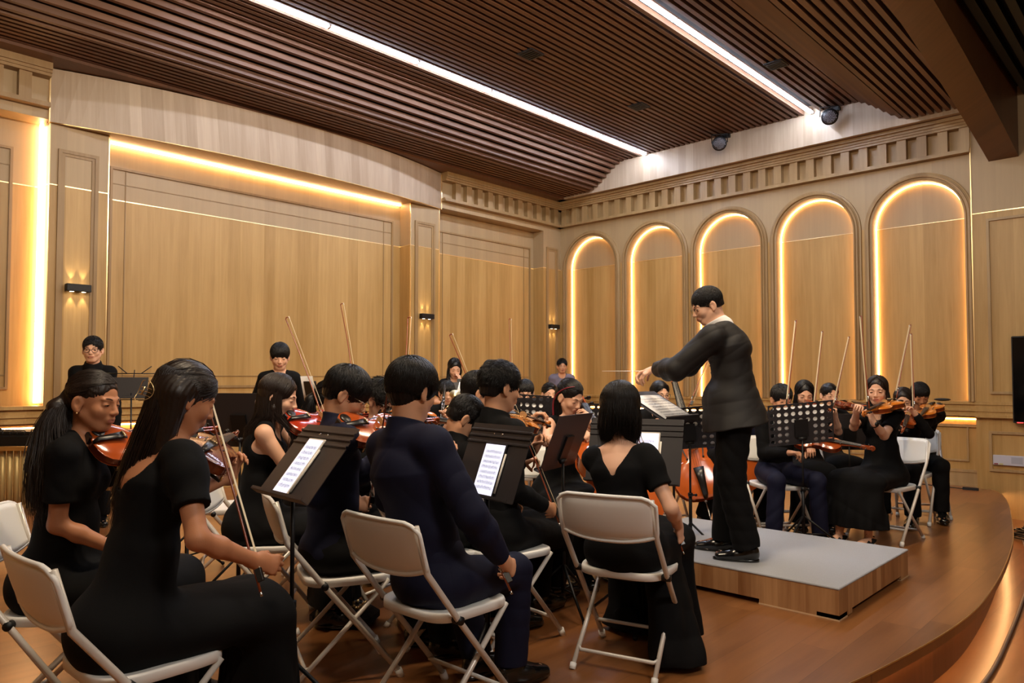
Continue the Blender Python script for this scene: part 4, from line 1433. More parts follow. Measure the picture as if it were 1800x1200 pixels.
        ok = ~(bad(P, FC, FR, .90).any(1) | bad(P[:, 0], FC, FR, 1.0) | bad(P, EC, ER, .92).any(1) | bad(P, EC * V3(-1, 1, 1), ER, .92).any(1)) & (P[:, 0, 2] > nape + .005)
        add(wld(P[ok]), rad * (1.25 if kind == 'short' else 1.0))
    else:
        tied = kind in ('tail', 'bun', 'half')
        tt = np.linspace(0, 1, 8)
        n1 = N_ // (2 if kind == 'tail' else 1) if not tied else N_ // 2
        if not tied:
            sgn = np.where(rng.rand(n1) < .5, 1, -1)
            f0 = hd.get('f0', 62)
            ph = np.radians(f0 + (180 - f0) * rng.rand(n1) ** .85) * sgn      # 0 = front
            ez = -.22 - .25 * rng.rand(n1)
            e = np.stack([np.sin(ph), np.cos(ph), ez], 1)
            y0 = np.cos(ph) * .75 + .05 + rng.normal(size=n1) * .12
            a = np.stack([hd.get('part', 0.0) + .05 * sgn * rng.rand(n1), np.clip(y0, -.7, .72), np.full(n1, 1.0)], 1)
            S = slerp(a, e, tt)
            S = c0 + S * r0 * (1.0 + .03 * rng.rand(n1, 1, 1))
            ok = ~bad(S, FC, FR, .86).any(1)
            S = S[ok]; ph = ph[ok]; sgn = sgn[ok]; m_ = len(S)
            Wd = wld(S)
            E = Wd[:, -1]
            side_ = np.abs(np.sin(ph)) * (np.cos(ph) > -.2)
            Li = ln * (.78 + .30 * rng.rand(m_))
            if kind == 'long':
                Li = np.where((side_ > .75), (hd.get('sl', ln * .6) + .07) * (.8 + .3 * rng.rand(m_)), Li)
                if hd.get('side', 0): Li = np.where((side_ > .75) & (sgn == -hd['side']), ln * .4, Li)
            t2 = np.linspace(0, 1, 9)[1:]
            cen = HC + bk * .045
            if kind == 'bob': cen = HC + bk * .02
            toc = (cen - E); toc[:, 2] = 0
            conv = .10 + .25 * rng.rand(m_, 1, 1) if kind != 'bob' else (.15 + .35 * rng.rand(m_, 1, 1))
            tb = t2[None, :, None]
            bulge = np.sin(np.pi * tb) * .010
            wv = rng.normal(size=(m_, 1, 3)) * .012 * tb ** 1.5
            out = -toc / (np.linalg.norm(toc, axis=1, keepdims=True) + 1e-6)
            Hh = E[:, None] + dn * Li[:, None, None] * tb + toc[:, None] * conv * tb ** 1.5 + off * tb ** 1.3 + out[:, None] * bulge + wv + bk * .012 * tb
            lowz = np.clip((C7[2] + .035 - Hh[..., 2:3]) / .09, 0, 1); lowz = lowz * lowz * (3 - 2 * lowz)
            Hh = Hh + np.where(np.cos(ph) > .0, .105, -.050)[:, None, None] * lowz * fwv * (1 if kind == 'long' else 0)
            P = np.concatenate([Wd, Hh], 1)
            add(P, rad * 1.15, .30)
        else:
            # scalp strands gathered to the tie
            n1 = N_ // 2
            ph = (rng.rand(n1) * 2 - 1) * PI
            ez = np.where(np.abs(ph) < 1.15, .58 + .1 * rng.rand(n1), np.where(np.abs(ph) < 1.75, -.05 + .3 * rng.rand(n1), -.55 + .6 * rng.rand(n1)))
            if kind == 'half': ez = np.maximum(ez, -.15)
            e = np.stack([np.sin(ph), np.cos(ph), ez], 1)
            tg = (tie - c0) / r0 if kind != 'bun' else (V3(0, -.10, hd.get('bz', .02)) - c0) / r0
            tg = np.repeat(tg[None], n1, 0) + rng.normal(size=(n1, 3)) * .05
            S = slerp(e, tg, tt)
            S = c0 + S * r0 * (.995 + .025 * rng.rand(n1, 1, 1))
            ok = ~(bad(S, FC, FR, .88).any(1)) & ~bad(S[:, 0], EC, ER, .9) & ~bad(S[:, 0], EC * V3(-1, 1, 1), ER, .9)
            add(wld(S[ok]), rad, .15)
            A = HC + HR @ (tie * hk)
            if kind == 'tail':
                n2 = N_ // 2; a = rng.rand(n2) * 2 * PI; rr = np.sqrt(rng.rand(n2))
                K2 = 14; tb = np.linspace(0, 1, K2)[None, :, None]
                lat = (rt_[None] * (np.cos(a) * rr)[:, None] + bk[None] * (np.sin(a) * rr)[:, None])[:, None]
                wid = .010 + .050 * W_ * np.sin(np.clip(tb * 1.25, 0, 1) * PI / 2) * (1 - .35 * tb)
                Li = (ln * (.72 + .42 * rng.rand(n2)))[:, None, None]
                P = A + dn * Li * tb + bk * (.055 * np.sin(np.clip(tb * 2.2, 0, 1) * PI / 2) - .02 * tb) + lat * wid + off * tb + rng.normal(size=(n2, 1, 3)) * .010 * tb ** 2 + rt_ * .006 * np.sin(tb * 9 + a[:, None, None])
                add(P, rad * 1.2, .3)
            if kind == 'half':
                n2 = N_ // 2 + N_ // 4
                ph = np.radians(95 + 170 * rng.rand(n2)); ez = -.1 - .5 * rng.rand(n2)
                e = np.stack([np.sin(ph), np.cos(ph), ez], 1); S = c0 + e * r0 * (1 + .03 * rng.rand(n2, 1)); E = wld(S)
                top = c0 + np.stack([np.sin(ph) * .9, np.cos(ph) * .95, ez * 0 + .35], 1) * r0; Tp = wld(top)
                Li = ln * (.75 + .32 * rng.rand(n2)); tb = np.linspace(0, 1, 12)[1:][None, :, None]
                toc = HC + bk * .05 - E; toc[:, 2] = 0
                P = np.concatenate([Tp[:, None], ((Tp + E) / 2 + (E - HC) * .04)[:, None], E[:, None] + dn * Li[:, None, None] * tb + toc[:, None] * (.05 + .25 * rng.rand(n2, 1, 1)) * tb + off * tb ** 1.3 + bk * (.035 * np.sin(tb * PI * .6)) + rng.normal(size=(n2, 1, 3)) * .011 * tb ** 1.5 + rt_ * .004 * np.sin(tb * 8 + ph[:, None, None] * 5)], 1)
                add(P, rad * 1.2, .3)
    V, F_ = s.mesh(max(h * .9, .0042))
    nV = len(V); Vs = [V]; Fs = [F_]
    for a, b in zip(PS, RS):
        Vs.append(a); Fs.append(b + nV); nV += len(a)
    return np_mesh('hair', np.concatenate(Vs), np.concatenate(Fs), [mat], t)
# ================================================================ instruments, stands, chairs
M_['varn'] = plain('violin_varnish', srgb(168, 74, 26), .16, coat=.8, mottled=.22, bscale=14)
M_['varn_r'] = plain('violin_varnish_red', srgb(166, 48, 20), .16, coat=.8, mottled=.2, bscale=14)
M_['varn_d'] = plain('violin_varnish_dark', srgb(112, 44, 18), .18, coat=.8, mottled=.2, bscale=14)
M_['varn_y'] = plain('violin_varnish_amber', srgb(204, 116, 38), .16, coat=.8, mottled=.2, bscale=14)
M_['varn_o'] = plain('cello_varnish', srgb(186, 88, 34), .16, coat=.8, mottled=.14, bscale=5)
M_['ebony'] = plain('ebony', srgb(22, 18, 17), .3)
M_['maple'] = plain('bridge_maple', srgb(214, 170, 112), .5)
M_['steel'] = plain('string_steel', srgb(200, 200, 200), .25, 1.0)
M_['bowwood'] = plain('bow_wood', srgb(132, 58, 26), .28, coat=.4)
M_['bowhair'] = plain('bow_hair', srgb(236, 222, 190), .6)
M_['ivory'] = plain('bow_tip', srgb(235, 228, 214), .4)
M_['chairp'] = plain('chair_plastic', srgb(244, 243, 240), .38)
M_['chairm'] = plain('chair_frame', srgb(222, 216, 208), .32, .15)
M_['desk'] = plain('stand_desk', srgb(46, 43, 46), .5, .1)
M_['desk_b'] = plain('stand_desk_brown', srgb(64, 57, 57), .45, .1)
M_['paper'] = plain('paper', srgb(242, 240, 238), .8)
M_['screen'] = plain('tablet_screen', srgb(225, 228, 250), .3, emit=(.78, .80, 1.0, 1), estr=.85)
M_['ink'] = plain('music_ink', srgb(70, 66, 92), .7)


def frame_M(p, ydir, zdir):
    y = unit(ydir); z = np.array(zdir, float); z = unit(z - y * (z @ y)); x = np.cross(y, z)
    return Matrix(((x[0], y[0], z[0], p[0]), (x[1], y[1], z[1], p[1]), (x[2], y[2], z[2], p[2]), (0, 0, 0, 1)))


OUT = [(0, .012), (.004, .045), (.014, .070), (.035, .091), (.062, .101), (.085, .1035), (.11, .099), (.130, .088), (.141, .080), (.1465, .0805), (.150, .070), (.160, .061), (.178, .0555), (.198, .056), (.212, .062), (.220, .0705), (.2245, .0715), (.232, .070),
       (.250, .077), (.270, .0825), (.290, .0835), (.312, .078), (.332, .064), (.346, .044), (.353, .024), (.355, .012)]


def fiddle(label, M, varn='varn', cello=False, rest=True, far=False, group=None):
    k = 2.12 if cello else 1.0
    rib = (.112 if cello else .031)
    root = thing('cello' if cello else 'violin', label, 'cello' if cello else 'violin', group=group, M=M)
    mv = M_[varn]
    m = MB(); nx = 14
    arch = .017 * k
    for sgn in (1, -1):
        vs = []
        for i, (y, w) in enumerate(OUT):
            e = min(1, (i + .2) / 3.2, (len(OUT) - 1 - i + .2) / 3.2)
            for j in range(nx + 1):
                u = -1 + 2 * j / nx; u = math.copysign(abs(u) ** .8, u)
                fall = (1 - abs(u) ** 2.6)
                dip = -.0022 * k * math.exp(-((abs(u) - .93) / .06) ** 2)
                z = arch * (fall ** 1.1) * math.sin(PI * (y + .03) / .415) ** .55 * min(1, e) + dip
                vs.append((u * w * k, y * k, sgn * (rib / 2 + .002 + z)))
        fs = []
        for i in range(len(OUT) - 1):
            for j in range(nx):
                a = i * (nx + 1) + j
                q = (a, a + 1, a + nx + 2, a + nx + 1)
                fs.append(q if sgn > 0 else q[::-1])
        m.add(vs, fs, 0, True)
    ring = [(w * k, y * k) for y, w in OUT] + [(-w * k, y * k) for y, w in OUT[::-1]]
    n = len(ring)
    for z0, z1, ins in ((-rib / 2 - .0022, -rib / 2 + .001, 1.0), (-rib / 2, rib / 2, .965), (rib / 2 - .001, rib / 2 + .0022, 1.0)):
        vs = [((x * ins), (y - .178 * k) * (1 - (1 - ins) * .6) + .178 * k, z) for z in (z0, z1) for x, y in ring]
        m.add(vs, [(i, (i + 1) % n, n + (i + 1) % n, n + i) for i in range(n)], 1 if ins < 1 else 0, ins < 1)
    m.build('body', [mv, M_['varn_d'] if varn != 'varn_o' else M_['varn']], root)
    ztop = rib / 2 + .002 + arch
    # neck, fingerboard, scroll
    bz = ztop + (.030 if not cello else .060)
    m = MB(); m.tube([(0, .348 * k, rib / 2 - .002), (0, .36 * k, rib / 2 + .004 * k), (0, .42 * k, ztop - .008 * k), (0, .485 * k, ztop - .010 * k)], [.015 * k, .013 * k, .0115 * k, .0105 * k], 10)
    m.build('neck', mv, root)
    m = MB()
    vs = []
    for y, w, z in ((.235, .021, ztop + .014 * k), (.49, .0122, ztop + .003 * k)):
        for a in (-1, -.6, 0, .6, 1): vs.append((a * w * k, y * k, z + .0035 * k * (1 - a * a)))
        vs += [(w * k * .95, y * k, z - .005 * k), (-w * k * .95, y * k, z - .005 * k)]
    m.add(vs, [(0, 1, 8, 7), (1, 2, 9, 8), (2, 3, 10, 9), (3, 4, 11, 10), (4, 5, 12, 11), (5, 6, 13, 12), (6, 0, 7, 13), (6, 5, 4, 3, 2, 1, 0), (7, 8, 9, 10, 11, 12, 13)])
    m.build('fingerboard', M_['ebony'], root)
    m = MB()
    zc = ztop - .008 * k
    m.box((-.011 * k, .485 * k, zc - .010 * k), (-.006 * k, .555 * k, zc + .010 * k)); m.box((.006 * k, .485 * k, zc - .010 * k), (.011 * k, .555 * k, zc + .010 * k)); m.box((-.011 * k, .485 * k, zc - .013 * k), (.011 * k, .56 * k, zc - .008 * k))
    sp = []; rs = []
    for i in range(34):
        a = -PI / 2 + i * .40; r = (.021 - .00052 * i) * k
        sp.append((0, .567 * k + r * math.cos(a), zc - .002 * k + r * math.sin(a) + 0)); rs.append((.0075 - .00008 * i) * k)
    m.tube(sp, rs, 8, flat=1.0)
    m.ball((0, .567 * k, zc - .002 * k), (.015 * k, .005 * k, .005 * k), 10, 6)
    m.build('scroll', mv, root)
    for i, (yy, s_) in enumerate(((.497, 1), (.512, -1), (.528, 1), (.543, -1))):
        m = MB(); m.cyl((-s_ * .010 * k, yy * k, zc), (s_ * .024 * k, yy * k, zc), .0028 * k, 8, r2=.0034 * k); m.ball((s_ * .031 * k, yy * k, zc), (.009 * k, .0045 * k, .0085 * k), 10, 6)
        m.build('peg', M_['ebony'], root)
    by = .195 * k
    m = MB()
    bt = ztop + .031 * k
    prof = [(-.021, 0), (-.013, 0), (-.009, .008), (.009, .008), (.013, 0), (.021, 0), (.020, .012), (.021, .024), (.012, .031), (0, .033), (-.012, .031), (-.021, .024), (-.020, .012)]
    vs = [(x * k, by - .0022 * k, ztop - .003 * k + z * k) for x, z in prof] + [(x * k, by + .0022 * k, ztop - .003 * k + z * k) for x, z in prof]
    n = len(prof)
    m.add(vs, [(0, 1, 2, 11, 12), (3, 4, 5, 6, 7), (2, 3, 7, 8, 9, 10, 11)] + [(n + 12, n + 11, n + 2, n + 1, n), (n + 7, n + 6, n + 5, n + 4, n + 3), (n + 11, n + 10, n + 9, n + 8, n + 7, n + 3, n + 2)] + [((i + 1) % n, i, n + i, n + (i + 1) % n) for i in range(n)])
    m.build('bridge', M_['maple'], root)
    m = MB(); m.tube([(0, -.001 * k, rib / 2 + .004 * k), (0, .014 * k, ztop + .004 * k), (0, .08 * k, ztop + .012 * k), (0, .118 * k, ztop + .014 * k)], [.008 * k, .011 * k, .016 * k, .021 * k], 8, flat=.28, up=(0, 0, 1)); m.build('tailpiece', M_['ebony'], root)
    m = MB()
    for a in (-.0075, -.0025, .0025, .0075):
        m.tube([(a * 1.6 * k, .116 * k, ztop + .015 * k), (a * 2.0 * k, by, ztop + .0315 * k - abs(a) * .15 * k), (a * .9 * k, .487 * k, ztop + .008 * k), (a * .6 * k, .53 * k, zc)], (.0005 if not cello else .0009), 4)
    m.build('strings', M_['steel'], root)
    for s_ in (1, -1):
        m = MB()
        pts = [(s_ * (.030 + .010 * math.sin(t * 2.2)) * k, (.160 + .072 * t) * k, 0) for t in [i / 9 for i in range(10)]]
        vs = []
        for i, p in enumerate(pts):
            u = p[0] / (.066 * k); zt = rib / 2 + .002 + arch * (1 - abs(u) ** 2.2) + .0012 * k
            w = (.0016 + .0012 * math.sin(PI * i / 9)) * k
            vs += [(p[0] - w, p[1], zt + .0003), (p[0] + w, p[1], zt)]
        m.add(vs, [(2 * i, 2 * i + 1, 2 * i + 3, 2 * i + 2) for i in range(9)])
        for p in (pts[0], pts[-1]): m.cyl((p[0] + s_ * .002 * k, p[1], rib / 2 + arch * .4), (p[0] + s_ * .002 * k, p[1], rib / 2 + .0035 * k + arch * (1 - abs(p[0] / (.066 * k)) ** 2.2)), .0042 * k, 10)
        m.build('sound_hole', M_['ebony'], root)
    if not cello:
        m = MB(); m.ball((-.050, .042, rib / 2 + .010), (.032, .026, .008), 16, 8); m.box((-.05, -.006, -.012), (-.02, .004, rib / 2 + .012)); m.build('chin_rest', M_['ebony'], root)
        if not far:
            for s_, x in ((1, -.04), (-1, .02)):
                m = MB(); m.tube([(x * 1, .0, ztop - .008), (x, -.005, ztop - .02)], .003, 6); 
            m = MB()
            for s_ in (1, -1): m.tube([(s_ * .095, .075, -rib / 2 - .002), (s_ * .100, .075, -rib / 2 - .022), (s_ * .085, .075, -rib / 2 - .026)], .005, 8)
            m.build('rest_foot', M_['gold'], root)
            m = MB(); m.tube([(-.10, .07, -rib / 2 - .026), (-.05, .072, -rib / 2 - .032), (0, .075, -rib / 2 - .026), (.05, .078, -rib / 2 - .022), (.10, .08, -rib / 2 - .026)], .014, 8, flat=.4); m.build('shoulder_rest', M_['ebony'], root)
            m = MB()
            for a in (-.012, -.004, .004, .012): m.cyl((a, .108, ztop + .018), (a, .108, ztop + .024), .0035, 8)
            m.build('fine_tuner', M_['gold'], root)
    else:
        m = MB(); m.cyl((0, 0, 0), (0, -.02, 0), .014, 12, r2=.011); m.cyl((0, -.02, 0), (0, -.30, 0), .0045, 8); m.cyl((0, -.30, 0), (0, -.325, 0), .005, 8, r2=.001); m.build('endpin', M_['steel'], root)
    return root


def bow(label, p, ydir, zdir, length=.745, group=None):
    root = thing('bow', label, 'bow', group=group, M=frame_M(p, ydir, zdir))
    L = length; N_ = 12
    m = MB(); pts = [(0, L * i / N_, .011 - .012 * math.sin(PI * (i / N_) ** 1.2) * .6) for i in range(N_ + 1)]
    m.tube(pts, [.0045 - .0018 * i / N_ for i in range(N_ + 1)], 8)
    m.tube([(0, L - .002, .011), (0, L + .010, .004), (0, L + .004, -.009)], [.0035, .0042, .0026], 6)
    m.build('stick', M_['bowwood'], root)
    m = MB(); m.box((-.0055, .03, -.014), (.0055, .072, .008), bev=.001); m.build('frog', M_['ebony'], root)
    m = MB(); m.cyl((0, .0, .011), (0, -.014, .011), .0048, 8); m.build('screw', M_['steel'], root)
    m = MB(); m.box((-.0048, .07, -.0125), (.0048, L + .001, -.0112)); m.build('bow_hair', M_['bowhair'], root)
    m = MB(); m.cyl((0, .078, .0105), (0, .115, .009), .0052, 8); m.build('grip', M_['steel'], root)
    m = MB(); m.box((-.005, L - .004, -.0135), (.005, L + .009, -.0095)); m.build('tip_plate', M_['ivory'], root)
    return root


def holes_plate(m, W_, H_, nx, ny, r, skip, top_rows=0):
    """plate in the x-z plane with round holes"""
    cw = W_ / nx; ch = H_ / ny
    for i in range(nx):
        for j in range(ny):
            x0 = -W_ / 2 + i * cw; z0 = j * ch
            if skip(i, j):
                m.add([(x0, 0, z0), (x0 + cw, 0, z0), (x0 + cw, 0, z0 + ch), (x0, 0, z0 + ch)], [(0, 1, 2, 3)]); continue
            n = 16; c = (x0 + cw / 2, z0 + ch / 2)
            vs = []
            for a in range(n):
                th = 2 * PI * (a + .5) / n
                cx, cz = math.cos(th), math.sin(th); q = max(abs(cx), abs(cz))
                # points on the cell edge
                vs.append((c[0] + cx / q * cw / 2, 0, c[1] + cz / q * ch / 2)); vs.append((c[0] + r * cx, 0, c[1] + r * cz))
            m.add(vs, [(2 * a, 2 * ((a + 1) % n), 2 * ((a + 1) % n) + 1, 2 * a + 1) for a in range(n)])
            for sx in (0, 1):
                for sz in (0, 1):
                    # corner triangle
                    cor = (x0 + sx * cw, 0, z0 + sz * ch)
                    th = [a for a in range(n)]
                    best = sorted(range(n), key=lambda a: (vs[2 * a][0] - cor[0]) ** 2 + (vs[2 * a][2] - cor[2]) ** 2)[:2]
                    m.add([cor, vs[2 * best[0]], vs[2 * best[1]]], [(0, 1, 2)])


def stand(label, x, y, phi, zb, style='ridged', tilt=25, W_=.48, H_=.33, base='tripod', mat='desk', z0=0.0, roll=0, group=None, leg_r=.28):
    """music stand; phi = direction the printed side faces"""
    root = thing('music_stand', label, 'music stand', (x, y, z0), yaw_of(phi), group)
    ta = math.radians(tilt)
    # desk frame: local X right, printed side faces +Y, top leans to -Y
    D = Matrix.Translation((0, .02, zb)) @ Matrix.Rotation(ta, 4, 'X') @ Matrix.Rotation(math.radians(roll), 4, 'Y')
    m = MB()
    if style == 'holes':
        m2 = MB()
        holes_plate(m2, W_, H_, 9, 6, W_ / 9 * .31, (lambda i, j: j < 3 and 3 <= i <= 5))
        m.add(m2.v, m2.f, 0, False, D)
        o = m.build('desk', M_[mat], root)
        md = o.modifiers.new('thick', 'SOLIDIFY'); md.thickness = .0025
    else:
        if style == 'ridged':
            prof = [(0, 0), (0, H_ * .70)]
            for i in range(3):
                zc = H_ * (.72 + i * .085); prof += [(0, zc), (.006, zc + .004), (.006, zc + .010), (0, zc + .014)]
            prof += [(0, H_)]
            vs = []; k = len(prof); c_ = .03
            for sx in (-1, 1):
                for q, z in prof:
                    wd = W_ / 2 - (c_ if z > H_ - .001 else 0) * .5
                    vs.append((sx * wd, q, z))
            for sx in (-1, 1):
                for q, z in prof: vs.append((sx * (W_ / 2), q - .003, z))
            fs = [(i, k + i, k + i + 1, i + 1) for i in range(k - 1)] + [(2 * k + i + 1, 3 * k + i + 1, 3 * k + i, 2 * k + i) for i in range(k - 1)] + [(i, i + 1, 2 * k + i + 1, 2 * k + i) for i in range(k - 1)] + [(k + i + 1, k + i, 3 * k + i, 3 * k + i + 1) for i in range(k - 1)] + [(k - 1, 2 * k - 1, 4 * k - 1, 3 * k - 1)]
            m.add(vs, fs, 0, False, D)
            m.cyl((-.03, .0065, H_ * .86), (-.03, .0085, H_ * .86), .004, 8, 1, M=D); m.cyl((.03, .0065, H_ * .86), (.03, .0085, H_ * .86), .004, 8, 1, M=D)
        else:
            m.box((-W_ / 2, -.002, 0), (W_ / 2, .001, H_), 0, D)
        m.build('desk', [M_[mat], M_['steel']], root)
    m = MB(); m.box((-W_ / 2, 0, -.003), (W_ / 2, .034, 0), 0, D); m.box((-W_ / 2, .032, -.003), (W_ / 2, .034, .010), 0, D); m.build('shelf', M_[mat], root)
    m = MB(); m.box((-.05, -.016, .06), (.05, -.003, .20), 0, D); m.cyl((-.03, -.02, .05), (.03, -.02, .05), .014, 12, M=D); m.build('bracket', M_['black'], root)
    top = D @ Vector((0, -.02, .05))
    m = MB(); m.cyl((top.x, top.y, .42), (top.x, top.y, top.z), .008, 10); m.cyl((top.x, top.y, .10 if base == 'tripod' else .02), (top.x, top.y, .46), .0125, 12); m.build('pole', M_['black'], root)
    m = MB(); m.cyl((top.x, top.y, .45), (top.x, top.y, .475), .017, 12); m.cyl((top.x, top.y, .46), (top.x + .035, top.y, .46), .006, 8); m.ball((top.x + .04, top.y, .46), .011, 8, 6); m.build('knob', M_['black'], root)
    for i in range(3):
        a = 2 * PI * i / 3 + PI / 2 + .3
        dx, dy = math.cos(a), math.sin(a)
        m = MB()
        m.tube([(top.x, top.y, .26), (top.x + dx * leg_r * .5, top.y + dy * leg_r * .5, .13), (top.x + dx * leg_r, top.y + dy * leg_r, .012)], .008, 8)
        m.tube([(top.x, top.y, .12), (top.x + dx * leg_r * .48, top.y + dy * leg_r * .48, .128)], .006, 6)
        m.ball((top.x + dx * leg_r, top.y + dy * leg_r, .014), .013, 8, 6)
        m.build('leg', M_['black'], root)
    root['_D'] = 0
    del root['_D']
    Rm = Matrix.Translation((x, y, z0)) @ Matrix.Rotation(yaw_of(phi), 4, 'Z')
    return root, Rm @ D


def score_marks(m, w, h_, n, seed, M=None, y=.0006, my=.12):
    rng = random.Random(seed)
    for i in range(n):
        z = h_ * (my + (1 - 2 * my) * (i + .5) / n); dz = h_ * .010
        x0, x1 = -w * .42, w * .42
        for l in range(5): m.box((x0, y - .0002, z + (l - 2) * dz - .00022), (x1, y, z + (l - 2) * dz + .00022), 0, M)
        x = x0 + .01
        while x < x1 - .01:
            k = rng.randint(1, 4)
            for j in range(k):
                if x > x1 - .008: break
                zz = z + rng.uniform(-2.5, 2.5) * dz
                m.box((x, y, zz - dz * .45), (x + w * .012, y + .0002, zz + dz * .45), 0, M); m.box((x + w * .010, y, zz), (x + w * .013, y + .0002, zz + dz * 3), 0, M)
                x += w * .032
            x += w * rng.uniform(.01, .05)


def tablet(label, DM, w, h_, cx, n=8, seed=1, roll=0, case=None, pen=True):
    """tablet or phone standing on a desk shelf; DM = desk matrix"""
    M = DM @ Matrix.Translation((cx, .008, .002)) @ Matrix.Rotation(math.radians(roll), 4, 'Y')
    root = thing('tablet', label, 'tablet', M=M)
    m = MB(); m.box((-w / 2, -.006, 0), (w / 2, .003, h_), bev=.003); m.build('casing', M_[case or 'blackp'], root)
    b = .007
    m = MB(); m.box((-w / 2 + b, .0031, b), (w / 2 - b, .0036, h_ - b)); m.build('screen', M_['screen'], root)
    m = MB(); score_marks(m, w - 2 * b, h_, n, seed, y=.0040); m.build('score', M_['ink'], root)
    if pen:
        m = MB(); m.cyl((-w / 2 - .006, 0, h_ * .1), (-w / 2 - .006, 0, h_ * .82), .0045, 8); m.build('stylus', M_['ivory'], root)
    return root


def sheet(label, DM, w, h_, cx, n=0, seed=3, roll=0, zoff=.002, group=None, yoff=.006):
    M = DM @ Matrix.Translation((cx, yoff, zoff)) @ Matrix.Rotation(math.radians(roll), 4, 'Y')
    root = thing('sheet_music', label, 'sheet music', M=M, group=group)
    m = MB(); nn = 8
    vs = []
    for i in range(nn + 1):
        x = -w / 2 + w * i / nn; y = .006 * math.sin(PI * i / nn) + .002
        vs += [(x, y, 0), (x, y, h_), (x, y - .0012, 0), (x, y - .0012, h_)]
    fs = []
    for i in range(nn):
        a = 4 * i; b = a + 4; fs += [(a, a + 1, b + 1, b), (a + 2, b + 2, b + 3, a + 3), (a + 1, a + 3, b + 3, b + 1), (a, b, b + 2, a + 2)]
    m.add(vs, fs, 0, True); m.build('page', M_['paper'], root)
    if n:
        m = MB(); score_marks(m, w, h_, n, seed, y=.0095); m.build('score', M_['ink'], root)
    return root


CHAIR = [None]


def chair_mesh(root):
    # backrest: curved plastic shell
    m = MB()
    nx, nz = 16, 8
    W_, H0, H1 = .225, .60, .802
    for sgn, th in ((1, .0), (-1, .022)):
        vs = []
        for j in range(nz + 1):
            for i in range(nx + 1):
                u = -1 + 2 * i / nx; v = j / nz
                low = H0 + .035 * abs(u) ** 2.5 + 0.0
                hi = H1 - .035 * max(0, (abs(u) - .72) / .28) ** 2.2
                z = low + (hi - low) * v
                y = -.262 - (z - .6) * .30 - .022 * (1 - u * u) + (0 if sgn > 0 else -th * (1 - .6 * abs(u) ** 6) * (math.sin(PI * min(1, v * 1.0 + .0)) ** .3 if 0 < v < 1 else .2))
                vs.append((u * W_ * (1 - .02 * (1 - v)), y, z))
        fs = []
        for j in range(nz):
            for i in range(nx):
                a = j * (nx + 1) + i; q = (a, a + 1, a + nx + 2, a + nx + 1)
                fs.append(q[::-1] if sgn > 0 else q)
        m.add(vs, fs, 0, True)
    n1 = (nx + 1) * (nz + 1)
    edge = [i for i in range(nx + 1)] + [(j + 1) * (nx + 1) + nx for j in range(nz)] + [nz * (nx + 1) + nx - 1 - i for i in range(nx)] + [(nz - 1 - j) * (nx + 1) for j in range(nz - 1)]
    fs = []
    for a, b in zip(edge, edge[1:] + edge[:1]): fs.append((a, b, b + n1, a + n1))
    for f in fs: m.f.append(f); m.m.append(0); m.s.append(True)
    # rim
    rim = [Vector(m.v[i]) + Vector((0, -.008, 0)) for i in edge]
    m.tube(rim, .0085, 6, 0, True)
    m.build('backrest', M_['chairp'], root)
    # seat
    m = MB(); N_ = 40; ring = []
    for i in range(N_):
        a = 2 * PI * i / N_; c, s_ = math.cos(a), math.sin(a)
        ring.append((.205 * math.copysign(abs(c) ** .45, c) * (1 - .05 * (-s_)), .195 * math.copysign(abs(s_) ** .5, s_) + .0))
    lv = [(.0, .445, .0), (.55, .437, 0), (.90, .445, 0), (.985, .448, 0), (1.0, .440, 0), (1.0, .415, 0), (.97, .412, 0), (.93, .428, 0), (.0, .428, 0)]
    vs = []
    for k, z, _ in lv:
        for x, y in ring: vs.append((x * k, y * k, z - (.006 if k > .8 and y > .15 else 0)))
    fs = []
    for l in range(len(lv) - 1):
        for i in range(N_): fs.append((l * N_ + i, l * N_ + (i + 1) % N_, (l + 1) * N_ + (i + 1) % N_, (l + 1) * N_ + i)[::-1])
    m.add(vs, fs, 0, True); m.build('seat', M_['chairp'], root)
    # frames
    for s_ in (-1, 1):
        m = MB(); x = s_ * .215
        m.tube([(x * .96, -.322, .792), (x, -.275, .62), (x * 1.0, -.13, .445 - .06 + .05), (x * 1.02, .20, .03)], .0125, 8)
        m.build('front_leg', M_['chairm'], root)
        m = MB(); m.cyl((x * 1.02, .198, .034), (x * 1.02, .213, .0), .017, 10); m.build('foot_cap', M_['chairp'], root)
        m = MB(); x = s_ * .185
        m.tube([(x, .165, .42), (x * 1.0, -.06, .19), (x * 1.02, -.235, .02)], .011, 8)
        m.build('rear_leg', M_['chairm'], root)
        m = MB(); m.cyl((x * 1.02, -.232, .024), (x * 1.02, -.248, .0), .015, 10); m.build('foot_cap', M_['chairp'], root)
        m = MB(); m.cyl((s_ * .19, -.12, .425), (s_ * .228, -.12, .425), .016, 12); m.build('hinge', M_['blackp'], root)
    m = MB(); m.tube([(-.187, -.175, .08), (-.17, -.19, .072), (.17, -.19, .072), (.187, -.175, .08)], .009, 8); m.build('rear_brace', M_['chairm'], root)
    m = MB(); m.tube([(-.217, .12, .115), (.217, .12, .115)], .009, 8); m.build('front_brace', M_['chairm'], root)


def chair(label, x, y, phi, z=0.0):
    M = TR(x, y, z, yaw_of(phi))
    if CHAIR[0] is None:
        r = thing('folding_chair', label, 'chair', M=M, group='white folding chairs')
        chair_mesh(r); CHAIR[0] = r
        return r
    return dup(CHAIR[0], M, label)
# ================================================================ the orchestra
rt, fw, upv = _r, _f, V3(0, 0, 1)


def dirv(r, f, u): return unit(rt * r + fw * f + upv * u)


def seat_for(inf, who, phi, dy=.03, dx=0):
    who = who.replace('in the front row', 'in front row')
    r = inf['root'] + inf['Rz'][:, 1] * dy + inf['Rz'][:, 0] * dx
    return chair('white folding chair ' + who, r[0], r[1], phi)


